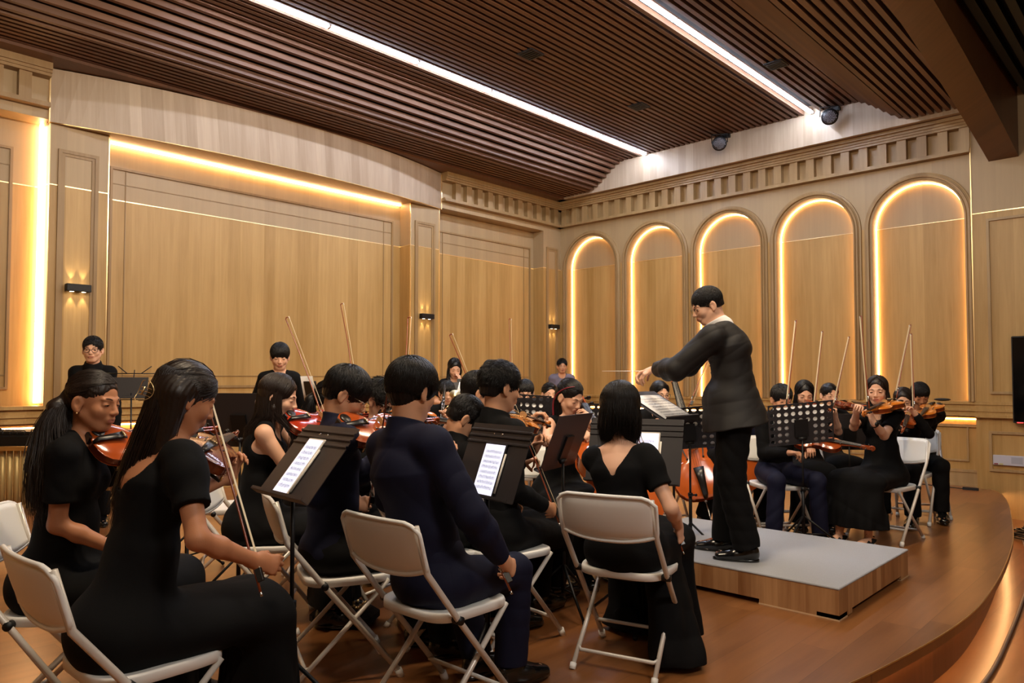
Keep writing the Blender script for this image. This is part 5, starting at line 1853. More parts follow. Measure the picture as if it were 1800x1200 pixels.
def bow_between(label, a, b, roll=(0, -1, 0)):
    A = at(*a); B = at(*b); zd = -dirv(*roll)
    return bow(label, A, B - A, zd)


def in_hand(inf, side, along=.075, n_off=.028):
    """a point inside the curled fingers of a hand"""
    return inf['W'][side] + inf['hd'][side] * along + inf['hn'][side] * n_off


# ---- front row, from the left
g1 = person('seated person with long brown ponytail and black short-sleeved dress at far left', (165, 704, 2.85), 84, 97, 10, lean=.05, fem=True, size=.97, h=.004, skin_c=S_TAN,
            hair=dict(k='tail', m='hair_br', L=.43, tie=(.035, -.092, .010), off=(.075, .02, 0), w=2.0, th=-.002, N=3600), top=dict(k='tee', neck='crew'), bottom=dict(k='skirt', hem=.10, w=.02),
            R=dict(w=(207, 966, 2.76), ew=(98, 952, 2.70), hd=(-.1, 1, -.12), hn=(-.6, .1, -.8), curl=.75), L=dict(w=(292, 800, 3.2), pole=(-.5, -.1, -1), hn=(.3, .3, .8), curl=.7), eyes=.30)
fiddle('red-brown violin under the chin of the ponytailed person at far left', frame_M(at(160, 784, 2.79), dirv(.46, .89, .02), dirv(.50, -.48, .72)), 'varn')
seat_for(g1, 'at the far left, under the person with the brown ponytail', 84)
g2 = person('seated person seen from behind, long hair in a gold claw clip, black square-backed dress', (327, 697, 2.42), 47, 48, 24, lean=.11, fem=True, size=.98, h=.004, skin_c=S_TAN,
            hair=dict(k='half', m='hair_br', L=.47, tie=(0, -.108, -.020), off=(-.05, -.06, 0), w=1.3, N=3600), top=dict(k='puff', neck='square', dip=.10), bottom=dict(k='skirt', hem=.07, w=.02),
            R=dict(w=(448, 985, 2.33), ew=(378, 1010, 2.15), hd=(.15, 1, -.35), hn=(-.95, .1, -.2), curl=.85), L=dict(w=(404, 838, 2.86), pole=(-.5, -.1, -1), hd=(.2, .25, 1), hn=(.8, .1, .2), curl=.75), eyes=.2)
fiddle('brown violin held by the person with the gold claw clip, mostly hidden by hair', frame_M(at(345, 806, 2.46), at(409, 772, 3.04) - at(345, 806, 2.46), dirv(.55, -.35, .70)), 'varn_d')
bow_between('dark bow held low by the person with the gold claw clip', (463, 1038, 2.30), (358, 676, 2.52), (1, -.3, 0))
seat_for(g2, 'at the lower left corner, under the person with the gold claw clip', 41)
# claw clip
cl = thing('claw_clip', 'gold wire claw clip in the long black hair of the second person from the left', 'hair clip', M=frame_M(g2['hpw'](0, -.118, -.035), g2['HRw'][:, 0] * .35 - g2['HRw'][:, 1] * .9 , g2['HRw'][:, 2]))
for q in (1, -1):
    m = MB()
    m.tube([(q * (.008 + .028 * math.sin(a)), .010 + .008 * math.cos(a * 2), .034 * math.cos(a)) for a in [PI * i / 12 for i in range(13)]], .0014, 6)
    for k_ in (-.012, 0, .012): m.tube([(q * .006, .012, k_), (q * .020, .010, k_), (q * .024, -.003, k_)], .0010, 5)
    m.build('claw', M_['gold'], cl)
m = MB(); m.cyl((0, .013, -.014), (0, .013, .014), .003, 8); m.build('spring', M_['gold'], cl)
er = MB(); er.ball(tuple(g1['hpw'](.082, .0, -.046)), .0042, 8, 6)
tag(er.build('earring', M_['gold']), 'small gold earring of the ponytailed person at far left', 'earring')

b7 = person('seated boy in thin wire glasses and navy shirt playing violin, profile to the right', (610, 692, 3.36), 66, 80, 30, lean=.0, size=1.0, hs=1.03, h=.0042, skin_c=S_MED,
            hair=dict(k='short', fringe=.030, th=.008, lock=.05, lift=.12), top=dict(k='shirt', m='clothn', fat=.008), bottom=dict(k='trousers'), glasses='wire', eyes=.22,
            R=dict(w=(614, 886, 3.30), ew=(548, 903, 3.22), hd=(-.1, 1, -.05), hn=(-.9, 0, -.3), curl=.75), L=dict(w=(705, 790, 3.68), pole=(-.5, 0, -1), hn=(.6, .2, .6), hd=(.3, .6, .5), curl=.7),
            legs={1: dict(k=(.12, .42, .51), a=(.10, .48, .10)), -1: dict(k=(-.12, .42, .51), a=(-.10, .42, .10))})
fiddle('glossy red-brown violin played by the boy in wire glasses and navy shirt', frame_M(at(600, 757, 3.18), dirv(.62, .78, .0), dirv(.35, -.55, .76)), 'varn')
bow_between('bow held up by the boy in wire glasses, frog at his knee', (652, 892, 3.34), (684, 690, 3.0), (1, 0, 0))
seat_for(b7, 'in the front row under the boy in wire glasses and navy shirt', 66)
b9 = person('seated boy seen from behind in navy shirt with thick round black hair', (726, 686, 2.86), 42, 40, 12, lean=-.13, slean=-.05, size=1.03, h=.004, skin_c=S_MED, necku=.15,
            hair=dict(k='short', th=.012, nape=-.088, lock=.05, lift=.10, N=3600), sw_=.88, tw_=.92, top=dict(k='shirt', m='clothn', fat=.012), bottom=dict(k='trousers', m='clothn'),
            R=dict(w=(884, 985, 2.80), ew=(832, 925, 2.58), hd=(-.1, .8, -.5), hn=(-.9, .2, -.5), curl=.75), L=dict(w=(765, 815, 3.22), pole=(-.5, 0, -1), hd=(.2, .4, .8), hn=(.8, .1, .3), curl=.7),
            legs={1: dict(px=1, k=(905, 1003, 3.10), a=(898, 1165, 3.08), f=(.25, 1, 0)), -1: dict(px=1, k=(800, 1000, 3.28), a=(838, 1150, 3.20), f=(0, 1, 0))})
fiddle('brown violin mostly hidden behind the boy with thick round hair', frame_M(at(748, 800, 2.86), dirv(.02, .97, -.12), dirv(.45, -.35, .70)), 'varn_d')
bow_between('bow with its tip beside the ear of the boy with thick round hair', (902, 1036, 2.78), (760, 742, 3.12), (1, 0, 0))
seat_for(b9, 'in the middle foreground under the boy with thick round hair', 42)
b14 = person('seated boy with spiky black hair and black shirt playing violin behind a ridged music stand', (880, 680, 3.78), 50, 60, 8, lean=-.03, size=1.0, hs=1.07, h=.0045, skin_c=S_MED, necku=.16,
             hair=dict(k='short', th=.002, lock=.028, lift=.36, nape=-.055), top=dict(k='shirt', neck='collar'), bottom=dict(k='trousers'),
             R=dict(w=(958, 890, 3.76), ew=(888, 880, 3.56), hd=(-.1, .9, -.3), hn=(-.9, .1, -.4), curl=.75), L=dict(w=(938, 792, 4.20), pole=(-.4, 0, -1), hd=(.3, .3, .8), hn=(.8, .1, .4), curl=.8),
             legs={1: dict(px=1, k=(985, 940, 4.15), a=(975, 1025, 4.28)), -1: dict(k=(-.12, .42, .50), a=(-.12, .38, .10))})
fiddle('orange-brown violin played by the boy with spiky hair', frame_M(at(884, 736, 3.79), dirv(.43, .87, -.14), dirv(.15, -.55, .80)), 'varn_y')
bow_between('bow held low by the boy with spiky hair', (986, 918, 3.80), (906, 720, 4.15), (1, 0, 0))
seat_for(b14, 'in the centre under the boy with spiky hair', 50)
g20 = person('seated person seen from behind with layered black bob and black flutter-sleeved long dress', (1090, 720, 3.50), 26, 14, 22, lean=.02, slean=-.05, fem=True, size=.98, necku=.165, sw_=.92, h=.0042, skin_c=S_FAIR,
             hair=dict(k='bob', L=.165, th=.014), top=dict(k='puff', neck='vback'), bottom=dict(k='skirt', hem=.03, w=.03, drape=[((.12, .15, .42), (.22, .04, .02), (.11, .09), (.14, .12))]),
             R=dict(w=(1193, 925, 3.46), ew=(1174, 880, 3.25), hd=(.1, .25, -1), hn=(-1, .1, 0), curl=.8), L=dict(w=(1082, 800, 4.0), pole=(-.5, 0, -1), hd=(.2, .4, .8), hn=(.8, .1, .3), curl=.7))
fiddle('dark violin of the person with the layered bob, edge showing at the right shoulder', frame_M(at(1112, 800, 3.46), dirv(.28, .95, -.04), dirv(.62, -.2, .70)), 'varn_d')
bow_between('dark bow held low by the person with the layered bob', (1204, 968, 3.46), (1120, 760, 3.8), (1, 0, 0))
seat_for(g20, 'right of centre under the person with the layered bob', 28)

# ---- conductor
PT = .178
co = person('standing conductor in dark jacket and wire glasses leaning forward with outstretched arms', (1243, 537, 4.74), -74, -93, 22, lean=.10, seated=False, size=1.03, base=PT, h=.0045, skin_c=S_FAIR, hs=1.03, necku=.135, neckf=.085,
            hair=dict(k='crop', th=-.002, lock=.030, lift=.34, nape=-.035, m='hair', N=3200), top=dict(k='jacket', m='clothj', neck='open', hem=.10, hx=.06, fat=.018, wr=.006, fr=26), bottom=dict(k='trousers', w=.014, wr=.005, up=-.01), glasses='wire', eyes=.25,
            R=dict(w=(1146, 650, 5.02), ew=(1215, 655, 5.05), hd=(.0, 1, -.30), hn=(-.3, 0, -1), curl=.65, sh=(-.02, .05, .02)), L=dict(w=(1152, 648, 4.86), ew=(1190, 652, 4.60), hd=(.0, 1, -.45), hn=(.3, 0, -1), curl=.55, sh=(.0, .07, -.02)),
            legs={-1: dict(k=(-.10, .05, .50), a=(-.12, -.04, .09), f=(0, 1, 0)), 1: dict(k=(.10, .07, .50), a=(.12, .09, .09), f=(.1, 1, 0))})
bt = thing('baton', 'white conducting baton in the right hand of the conductor', 'baton', M=frame_M(at(1140, 652, 5.0), at(1094, 652, 5.05) - at(1140, 652, 5.0), (0, 0, 1)))
m = MB(); m.tube([(0, -.05, 0), (0, .32, 0)], [.0032, .0014], 8); m.build('shaft', M_['ivory'], bt)
m = MB(); m.tube([(0, -.075, 0), (0, -.055, 0), (0, -.03, 0)], [.007, .009, .004], 10); m.build('handle', M_['maple'], bt)
m = MB(); c7 = co['C7']; B_ = co['Rz'] @ V3(0, 1, 0)
wc = SDF(); wc.econe(c7 - B_ * .01 + V3(0, 0, .00), co['HC'] - V3(0, 0, .080) + B_ * -.02, co['Rz'][:, 0], (.074, .072), (.070, .066), 0)
wc.plane(c7 + V3(0, 0, .080) - B_ * .03, unit(V3(0, 0, 1) + B_ * .55), .003)
o = sdf_obj('shirt_collar', wc, .004, [M_['clothw']], None); o.parent = co['t']; o.matrix_parent_inverse = co['t'].matrix_basis.inverted()

# ---- middle left
g5 = person('seated person in black sleeveless top with straight brown hair playing a red violin', (490, 697, 3.95), 84, 84, 16, lean=.05, fem=True, size=.96, h=.005, skin_c=S_FAIR,
            hair=dict(k='long', m='hair_br', L=.36, w=.95, th=.004, sl=.30), top=dict(k='less', neck='scoop'), bottom=dict(k='skirt', hem=.12),
            R=dict(w=(560, 790, 3.98), ew=(512, 842, 3.80), hd=(0, 1, .3), hn=(-.9, 0, -.3), curl=.8), L=dict(w=(600, 775, 4.25), pole=(-.5, 0, -1), hn=(.5, .3, .7), curl=.7))
fiddle('bright red violin played by the person in the sleeveless black top', frame_M(at(505, 744, 3.87), dirv(.62, .78, .0), dirv(.35, -.52, .78)), 'varn_r')
bow_between('bow raised high in front of the wall beside the boy in wire glasses', (577, 752, 3.98), (510, 572, 4.25), (1, 0, 0))
seat_for(g5, 'left of centre under the person in the sleeveless top', 84)
e_ = at(412, 800, 5.0)
chair('empty white folding chair left of the person in the sleeveless top', e_[0], e_[1], 70)
g6 = person('seated person with a ponytail and headband, mostly hidden behind the boy in wire glasses', (582, 700, 4.75), 80, 84, 10, fem=True, size=.95, h=.009, hair=dict(k='tail', L=.34, w=1.3), top=dict(k='short', neck='scoop'), bottom=dict(k='skirt'),
            R=dict(t=(.12, .32, .80), curl=.8), L=dict(t=(-.15, .45, 1.02), curl=.7))
bow_between('bow rising above the head of the boy in wire glasses', (628, 700, 4.7), (609, 582, 4.95), (1, 0, 0))
seat_for(g6, 'under the hidden person with ponytail and headband', 80)
b8 = person('seated person in dark-rimmed glasses and white collar playing an amber violin', (674, 702, 4.25), 118, 128, 24, size=.98, h=.0065, skin_c=S_FAIR, hair=dict(k='short', lock=.045, lift=.4), top=dict(k='jacket', neck='open'), glasses='dark',
            R=dict(t=(.10, .34, .86), curl=.8), L=dict(t=(-.22, .42, 1.02), hn=(.5, .3, .6), curl=.7), lean=.08)
fiddle('amber violin played by the person in dark-rimmed glasses', frame_M(at(665, 735, 4.15), dirv(.92, -.25, -.08), dirv(.1, -.6, .78)), 'varn_y')
bow_between('bow rising just right of the boy with thick round hair', (706, 740, 4.2), (716, 608, 4.5), (1, 0, 0))
seat_for(b8, 'under the person in dark-rimmed glasses and white collar', 118)
b13 = person('small seated boy in dark shirt bending his head down behind the ridged stand', (818, 735, 3.85), 66, 76, 38, size=.88, h=.006, lean=.12, hair=dict(k='short', nape=-.05, lock=.03, lift=.2), top=dict(k='shirt', m='clothb'),
             R=dict(t=(.14, .34, .66), curl=.8), L=dict(t=(-.12, .44, .98), curl=.7))
seat_for(b13, 'behind the ridged stand, under the small boy', 66)
b12 = person('seated boy in thin glasses and black shirt, partly hidden by the boy with spiky hair', (842, 689, 4.3), 74, 80, 14, size=1.0, h=.0065, hair=dict(k='short', th=.004, lock=.04, lift=.3), glasses='wire', top=dict(k='shirt'),
             R=dict(t=(.12, .34, .82), curl=.8), L=dict(t=(-.15, .45, 1.04), curl=.7))
bow_between('dark red bow slanting in front of the boy in thin glasses', (856, 752, 4.1), (801, 609, 4.5), (1, 0, 0))
seat_for(b12, 'behind the boy with spiky hair, under the boy in thin glasses', 74)

# ---- back rows
s3 = person('standing boy in dark-rimmed glasses and black collared shirt at the left pilaster', (163, 614, 6.5), 155, 160, 4, seated=False, sw_=.84, tw_=.9, necku=.15, size=.97, h=.0075, skin_c=S_FAIR, hair=dict(k='crop', lock=.02, lift=.3), glasses='dark', top=dict(k='shirt'), eyes=.5,
            R=dict(t=(.20, .05, .82)), L=dict(t=(-.20, .05, .82)))
s4 = person('standing boy in open black jacket with bowl-cut hair in front of the panelled wall', (492, 626, 6.6), 158, 162, 18, seated=False, sw_=.80, tw_=.88, necku=.155, size=.94, h=.0075, skin_c=S_FAIR, hair=dict(k='short', fringe=.03, th=.004, lift=.1), top=dict(k='jacket', neck='open', hem=.06, fat=.006), eyes=.2,
            R=dict(t=(.10, -.16, .90), pole=(1, -.3, 0)), L=dict(t=(-.10, -.16, .90), pole=(-1, -.3, 0)))
s10 = person('standing person in black top with one hand raised to the chin, by the middle pilaster', (799, 647, 8.8), 172, 165, 22, seated=False, fem=True, size=.92, h=.009, skin_c=S_FAIR, hair=dict(k='long', L=.22, w=.9, side=1, sl=.12), top=dict(k='short', neck='scoop', hem=.05),
             R=dict(t=(.16, .22, 1.02)), L=dict(t=(-.06, .20, 1.28), pole=(-.6, .1, -1), hd=(.2, -.2, 1), curl=.7))
s15 = person('person whose dark hair shows above the boy with spiky hair, by the wall panels', (861, 650, 8.9), 175, 170, 10, seated=False, fem=True, size=.92, h=.011, hair=dict(k='long', L=.2, w=.9), top=dict(k='short', neck='scoop', hem=.05))
s18 = person('standing man in grey T-shirt and glasses in the corner by the first arch', (988, 643, 11.9), 178, 176, 4, seated=False, sw_=.9, necku=.15, size=.97, h=.009, skin_c=S_MED, hair=dict(k='crop', lock=.02, lift=.4), glasses='wire', top=dict(k='tee', m='clothg', neck='crew', hem=.06, fat=.012),
             R=dict(t=(.22, .08, .82)), L=dict(t=(-.22, .08, .82)))
b11 = person('clarinet player whose face shows beside the boy with thick round hair', (786, 690, 7.3), 175, 170, 12, size=.93, h=.009, skin_c=S_FAIR, hair=dict(k='short'), glasses='wire', R=dict(t=(.06, .30, .72), curl=.7), L=dict(t=(-.04, .22, .88), curl=.7))
ct_ = thing('clarinet', 'black clarinet with silver keys beside the head of the boy with thick round hair', 'clarinet', M=frame_M(at(782, 676, 6.95), dirv(-.06, -.25, -1), dirv(.1, -1, 0)))
m = MB(); m.tube([(0, 0, 0), (0, .07, 0), (0, .08, 0), (0, .54, 0), (0, .60, 0), (0, .64, 0)], [.006, .010, .014, .014, .018, .032], 12); m.build('body', M_['ebony'], ct_)
m = MB()
for i in range(12): m.cyl((.004 * (-1) ** i, .13 + i * .034, .014), (.004 * (-1) ** i, .13 + i * .034, .021), .009, 10)
for x in (-.012, .012): m.cyl((x, .12, .013), (x, .5, .013), .0028, 6)
m.build('keys', M_['steel'], ct_)
seat_for(b11, 'in the woodwind row, under the clarinet player', 175)
tp = thing('trumpet', 'gold brass trumpet held low beside the clarinet', 'trumpet', M=frame_M(at(800, 693, 6.9), dirv(-.15, .6, -.5), dirv(.8, 0, .6)))
m = MB(); m.tube([(0, 0, 0), (0, .04, 0), (0, .10, 0), (0, .22, 0), (0, .40, 0)], [.055, .028, .014, .008, .006], 16); m.tube([(0, .40, 0), (0, .43, -.02), (0, .43, -.06), (0, .40, -.08), (0, .18, -.08), (0, .15, -.05)], .006, 8); m.build('tubing', M_['gold'], tp)
for i in range(3):
    m = MB(); m.cyl((0, .24 + i * .035, .03), (0, .24 + i * .035, -.09), .010, 10); m.build('valve', M_['gold'], tp)
b16 = person('seated boy in dark glasses behind a perforated stand in the back row', (923, 690, 6.6), 178, 178, 10, size=.97, h=.0085, skin_c=S_FAIR, hair=dict(k='short', fringe=.01), glasses='dark')
seat_for(b16, 'in the back row, under the boy in dark glasses', 178)
g17 = person('seated person with tied-back dark hair, face peeking over the stands beside the cellist', (966, 692, 7.7), 172, 168, 6, fem=True, size=.95, h=.010, skin_c=S_FAIR, hair=dict(k='bun', bz=.0), top=dict(k='short', neck='scoop'), bottom=dict(k='skirt'))
seat_for(g17, 'in the back row under the person with tied-back hair', 172)
bow_between('thin pale bow standing straight up before the wall behind the spiky-haired boy', (899, 700, 6.4), (897, 588, 6.6), (1, .2, 0))
c19 = person('seated cellist with long black hair with a red streak and sleeveless black top', (1002, 697, 4.95), 150, 138, 26, lean=.08, fem=True, size=.96, h=.006, skin_c=S_FAIR,
             hair=dict(k='half', L=.40, off=(.0, 0, 0), w=.9, tie=(0, -.10, .05)), top=dict(k='less', neck='scoop'), bottom=dict(k='skirt', hem=.10, w=.08, m='clothb'), eyes=.2,
             R=dict(w=(1018, 756, 4.70), ew=(950, 758, 4.85), hd=(-.5, .6, -.5), hn=(-.3, -.5, -.6), curl=.6), L=dict(w=(1036, 745, 4.80), pole=(-1, .0, -.6), hd=(.3, .1, 1), hn=(.8, -.5, .2), curl=.7))
fiddle('orange cello played by the person with the red-streaked hair', frame_M(at(1048, 780, 4.78) - dirv(-.24, .76, .60) * .74, dirv(-.24, .76, .60), dirv(.1, -.7, .7)), 'varn_o', cello=True)
seat_for(c19, 'beside the edge-on brown stand, under the cellist with red-streaked hair', 150)
m = MB()
st = [tuple(c19['hpw'](x, y, z)) for x, y, z in ((.045, .045, .098), (.078, .01, .07), (.092, -.035, .01), (.088, -.05, -.06))]
st += [(st[-1][0], st[-1][1], st[-1][2] - .10), (st[-1][0] + .01, st[-1][1], st[-1][2] - .20)]
for dx in (-.003, .002): m.tube(smooth_line([(p[0] + dx, p[1] + dx * .5, p[2]) for p in st], 4), .0022, 6)
o = m.build('hair_streak', plain('red_hair', srgb(150, 40, 52), .4), None, label='dyed red streak'); o.parent = c19['t']; o.matrix_parent_inverse = c19['t'].matrix_basis.inverted()
c22 = person('seated cellist in round glasses peering over the white score, hair tied back', (1160, 692, 6.45), 172, 165, 8, lean=.05, fem=True, size=.98, h=.0075, skin_c=S_FAIR, hair=dict(k='bun', bz=-.02), glasses='dark', top=dict(k='short', neck='scoop'), bottom=dict(k='trousers'), eyes=.5,
             R=dict(t=(.22, .34, .74), curl=.7), L=dict(w=(1194, 727, 6.35), pole=(-1, 0, -.6), hd=(.6, -.1, .8), hn=(.6, -.5, 0), curl=.7),
             legs={-1: dict(px=1, k=(1268, 800, 6.1), a=(1236, 905, 6.25)), 1: dict(k=(.25, .36, .50), a=(.2, .35, .10))})
fiddle('large orange cello standing between the conductor and his score stand', frame_M(at(1240, 878, 6.05), at(1183, 672, 6.50) - at(1240, 878, 6.05), dirv(-.15, -1, .25)), 'varn_o', cello=True)
bow_between('cello bow slanting up beneath the sleeve of the conductor', (1212, 716, 6.2), (1246, 630, 6.45), (1, 0, 0))
seat_for(c22, 'behind the orange cello, under the cellist in round glasses', 172)
c23 = person('seated person in navy almost wholly hidden behind the conductor', (1290, 700, 6.7), 175, 175, 10, size=.97, h=.011, hair=dict(k='short'), top=dict(k='shirt', m='clothn'))
fiddle('cello just showing its edge left of the trousers of the conductor', frame_M(at(1297, 868, 6.35), at(1268, 690, 6.62) - at(1297, 868, 6.35), dirv(-.1, -1, .25)), 'varn_o', cello=True, far=True)
seat_for(c23, 'hidden behind the conductor, under the person in navy', 175)

# ---- right group
b24 = person('seated boy in dark shirt and navy trousers looking down behind the perforated stand', (1374, 701, 6.0), 174, 176, 14, lean=.08, size=.93, h=.0065, skin_c=S_MED, hair=dict(k='short', fringe=.012, th=.002, lift=.15), top=dict(k='shirt', m='clothb', fat=.01), bottom=dict(k='trousers', m='clothn'),
             R=dict(t=(.04, .32, .72), curl=.8), L=dict(t=(-.14, .30, .74), curl=.7), legs={1: dict(k=(.19, .40, .51), a=(.22, .40, .10)), -1: dict(k=(-.13, .42, .51), a=(-.15, .42, .10))})
fiddle('violin low behind the perforated stand, held by the boy in navy trousers', frame_M(at(1396, 772, 5.90), dirv(.75, -.45, -.1), dirv(.1, -.6, .8)), 'varn', far=True)
bow_between('leftmost upright bow of the group at right', (1383, 716, 5.7), (1393, 622, 5.85), (-.15, 1, .1))
seat_for(b24, 'right of the podium under the boy in navy trousers', 174)
g25 = person('seated person with side-parted shoulder-length hair looking down behind the perforated stand', (1414, 692, 6.6), -170, -168, 20, fem=True, size=.97, h=.0075, skin_c=S_FAIR, hair=dict(k='long', L=.17, w=.9, side=1, sl=.10), top=dict(k='short', neck='scoop'), bottom=dict(k='skirt', hem=.08),
             R=dict(t=(.06, .32, .85), curl=.8), L=dict(t=(-.18, .40, 1.0), curl=.7), eyes=.25)
fiddle('orange violin under the chin of the person with side-parted hair', frame_M(at(1428, 712, 6.5), dirv(-.15, -.95, -.05), dirv(.4, -.25, .85)), 'varn', far=True)
bow_between('second upright bow from the left in the group at right', (1430, 726, 6.3), (1443, 608, 6.45), (-.15, 1, .1))
seat_for(g25, 'behind the perforated stand, under the person with side-parted hair', -170)
g26 = person('seated person in thin round glasses with centre-parted hair tied back', (1458, 694, 7.1), 178, 178, 8, fem=True, size=.98, h=.008, skin_c=S_FAIR, hair=dict(k='bun', bz=-.03), glasses='wire', top=dict(k='short', neck='scoop'), bottom=dict(k='skirt', hem=.30),
             R=dict(t=(.06, .32, .85), curl=.8), L=dict(t=(-.18, .40, 1.0), curl=.7), eyes=.4)
fiddle('violin under the chin of the person in thin round glasses', frame_M(at(1470, 711, 7.0), dirv(.15, -.95, -.05), dirv(.4, -.25, .85)), 'varn', far=True)
bow_between('thin upright bow slanting right beside the person in round glasses', (1464, 720, 6.8), (1486, 622, 6.95), (-.15, 1, .1))
seat_for(g26, 'in the back of the right group, under the person in round glasses', 178)
g27 = person('seated person with long dark hair and long black lace dress at far right', (1542, 686, 5.95), -128, -146, 8, lean=.02, fem=True, size=.98, h=.005, skin_c=S_FAIR,
             hair=dict(k='long', m='hair_br', L=.38, w=.95, side=-1, sl=.24, N=2600, off=(-.03, 0, 0), fringe=-.03), top=dict(k='tee', neck='scoop'), bottom=dict(k='skirt', hem=.16, w=.03), shoes='heels', eyes=.35,
             R=dict(w=(1506, 722, 5.72), ew=(1492, 768, 5.85), hd=(-.5, .5, .5), hn=(-.3, .8, -.3), curl=.7), L=dict(w=(1535, 742, 5.60), ew=(1552, 778, 5.72), hd=(.3, .1, .9), hn=(.8, -.1, .3), curl=.75),
             legs={1: dict(k=(.10, .42, .51), a=(.12, .46, .10)), -1: dict(k=(-.10, .42, .51), a=(-.08, .40, .10))})
fiddle('amber violin of the person in the long lace dress, scroll towards the picture left', frame_M(at(1574, 708, 5.86), at(1520, 732, 5.50) - at(1574, 708, 5.86), dirv(-.45, -.35, .8)), 'varn_y')
bow_between('tallest upright bow, held by the person in the long lace dress', (1527, 722, 5.62), (1515, 578, 5.75), (-.15, 1, .1))
m = MB(); E_, W2 = g27['E'][-1], g27['W'][-1]; dv = unit(W2 - E_); c_ = W2 - dv * .025
sx = unit(np.cross(dv, upv)); sy = np.cross(dv, sx)
m.tube([tuple(c_ + (sx * math.cos(a) + sy * math.sin(a)) * .030) for a in [2 * PI * i / 16 for i in range(16)]], .006, 6, closed=True); m.cyl(tuple(c_ - fw * .028), tuple(c_ - fw * .038), .017, 14)
tag(m.build('wristwatch', M_['blackp']), 'black wristwatch on the person in the long lace dress', 'watch')
seat_for(g27, 'at far right, under the person in the long lace dress', -128, dy=-.05)
g28 = person('seated person with wavy dark hair behind the person in the lace dress', (1588, 704, 6.75), -140, -150, 14, fem=True, size=.96, h=.009, skin_c=S_FAIR, hair=dict(k='long', m='hair_br', L=.26, w=1.1), top=dict(k='shirt', neck='scoop'), bottom=dict(k='trousers'),
             R=dict(t=(.06, .32, .85), curl=.8), L=dict(t=(-.15, .38, 1.0), curl=.7))
fiddle('violin behind the shoulder of the person in the lace dress', frame_M(at(1597, 722, 6.6), dirv(-.55, -.8, -.3), dirv(.2, -.4, .85)), 'varn', far=True)
bow_between('slanting bow above the person with wavy hair', (1574, 700, 6.5), (1591, 617, 6.65), (-.15, 1, .1))
seat_for(g28, 'second from the right edge, under the person with wavy hair', -140)
b29 = person('boy in black suit looking down at his viola, rightmost of all players', (1617, 694, 7.0), -158, -166, 28, lean=.08, size=1.0, h=.0065, skin_c=S_TAN, hair=dict(k='short', lock=.03, lift=.2), top=dict(k='jacket', neck='open'), bottom=dict(k='trousers'),
             R=dict(t=(.10, .34, .86), curl=.8), L=dict(w=(1612, 742, 6.6), pole=(-1, 0, -1), hd=(.2, .2, .9), hn=(.8, 0, .3), curl=.7), eyes=.2)
fiddle('dark orange viola on the shoulder of the rightmost player', frame_M(at(1643, 712, 6.85), at(1611, 745, 6.45) - at(1643, 712, 6.85), dirv(-.5, -.5, .7)), 'varn_y', far=True)
bow_between('rightmost of the upright bows in the group at right', (1607, 728, 6.5), (1603, 618, 6.65), (-.15, 1, .1))
seat_for(b29, 'nearest the wall at right, under the rightmost player', -158)

# ================================================================ stands and what lies on them
def place_stand(label, px, py, D, phi, **k):
    p = at(px, py, D)
    return stand(label, p[0], p[1], phi, p[2], **k)


_, D1 = place_stand('dark ridged music stand holding a phone, nearest the camera', 503, 874, 2.72, -133, tilt=39, mat='desk_b', W_=.41)
tablet('phone in a clear case showing sheet music on the nearest ridged stand', D1, .125, .26, .02, 8, 1, case='ivory', pen=True)
_, D2 = place_stand('black ridged music stand with a tall tablet, in front of the spiky-haired boy', 852, 873, 3.16, -128, tilt=21, W_=.44, H_=.33, leg_r=.2)
tablet('tall tablet showing sheet music in front of the spiky-haired boy', D2, .155, .24, -.01, 8, 2)
_, D3 = place_stand('black ridged music stand with a wide tablet, right of the layered bob', 1111, 848, 3.92, -155, tilt=20, W_=.52, H_=.36)
tablet('wide tablet showing sheet music to the right of the layered bob', D3, .22, .28, -.03, 6, 3, case='ivory')
place_stand('brown music stand seen edge-on in front of the cellist with red-streaked hair', 985, 822, 4.15, -62, style='solid', tilt=22, mat='desk_b')
_, D5 = place_stand('black perforated music stand just right of the conductor', 1411, 780, 5.62, 6, style='holes', tilt=15, roll=-6, leg_r=.34)
sheet('white music sheets behind the holes of the stand just right of the conductor', D5, .40, .30, 0.0, group=None)
_, D6 = place_stand('plain black music stand left of the person in the lace dress', 1492, 790, 6.5, 4, style='solid', tilt=14)
_, D7 = place_stand('black perforated music stand left of the conductor, in front of the big cello', 1214, 788, 5.35, 12, style='holes', tilt=22, roll=-6)
sheet('white music sheets on the perforated stand left of the conductor', D7, .38, .29, 0)
_, D7b = place_stand('grey conductor score stand with open white score', 1192, 738, 4.72, 128, style='solid', tilt=60, H_=.36, mat='desk')
sheet('open white score on the grey conductor score stand', D7b, .40, .29, 0, 7, 8)
_, D8 = place_stand('black perforated music stand in the centre back, left of the cellist with red-streaked hair', 912, 764, 5.7, 8, style='holes', tilt=14, roll=4)
sheet('white sheets on the perforated stand in the centre back', D8, .38, .28, 0)
place_stand('plain black music stand directly behind the cellist with red-streaked hair', 962, 770, 5.75, -8, style='solid', tilt=14)
_, D9 = place_stand('black perforated music stand between the red-streaked cellist and the layered bob', 1066, 782, 5.6, 4, style='holes', tilt=14)
sheet('white sheets on the perforated stand left of the layered bob', D9, .38, .28, 0)
_, D11 = place_stand('plain black music stand with a crest sticker, left of the sleeveless player', 424, 785, 4.35, 14, style='solid', tilt=14, W_=.46)
place_stand('plain black music stand behind the long-haired person with the claw clip', 330, 790, 4.9, 170, style='solid', tilt=16, W_=.46)
_, D12 = place_stand('thin black stand with a white sheet before the bowl-cut boy', 546, 712, 5.9, 40, style='solid', tilt=12, W_=.20, H_=.20, leg_r=.2)
sheet('white sheet clipped on the thin stand before the bowl-cut boy', D12, .17, .24, 0, yoff=-.014)
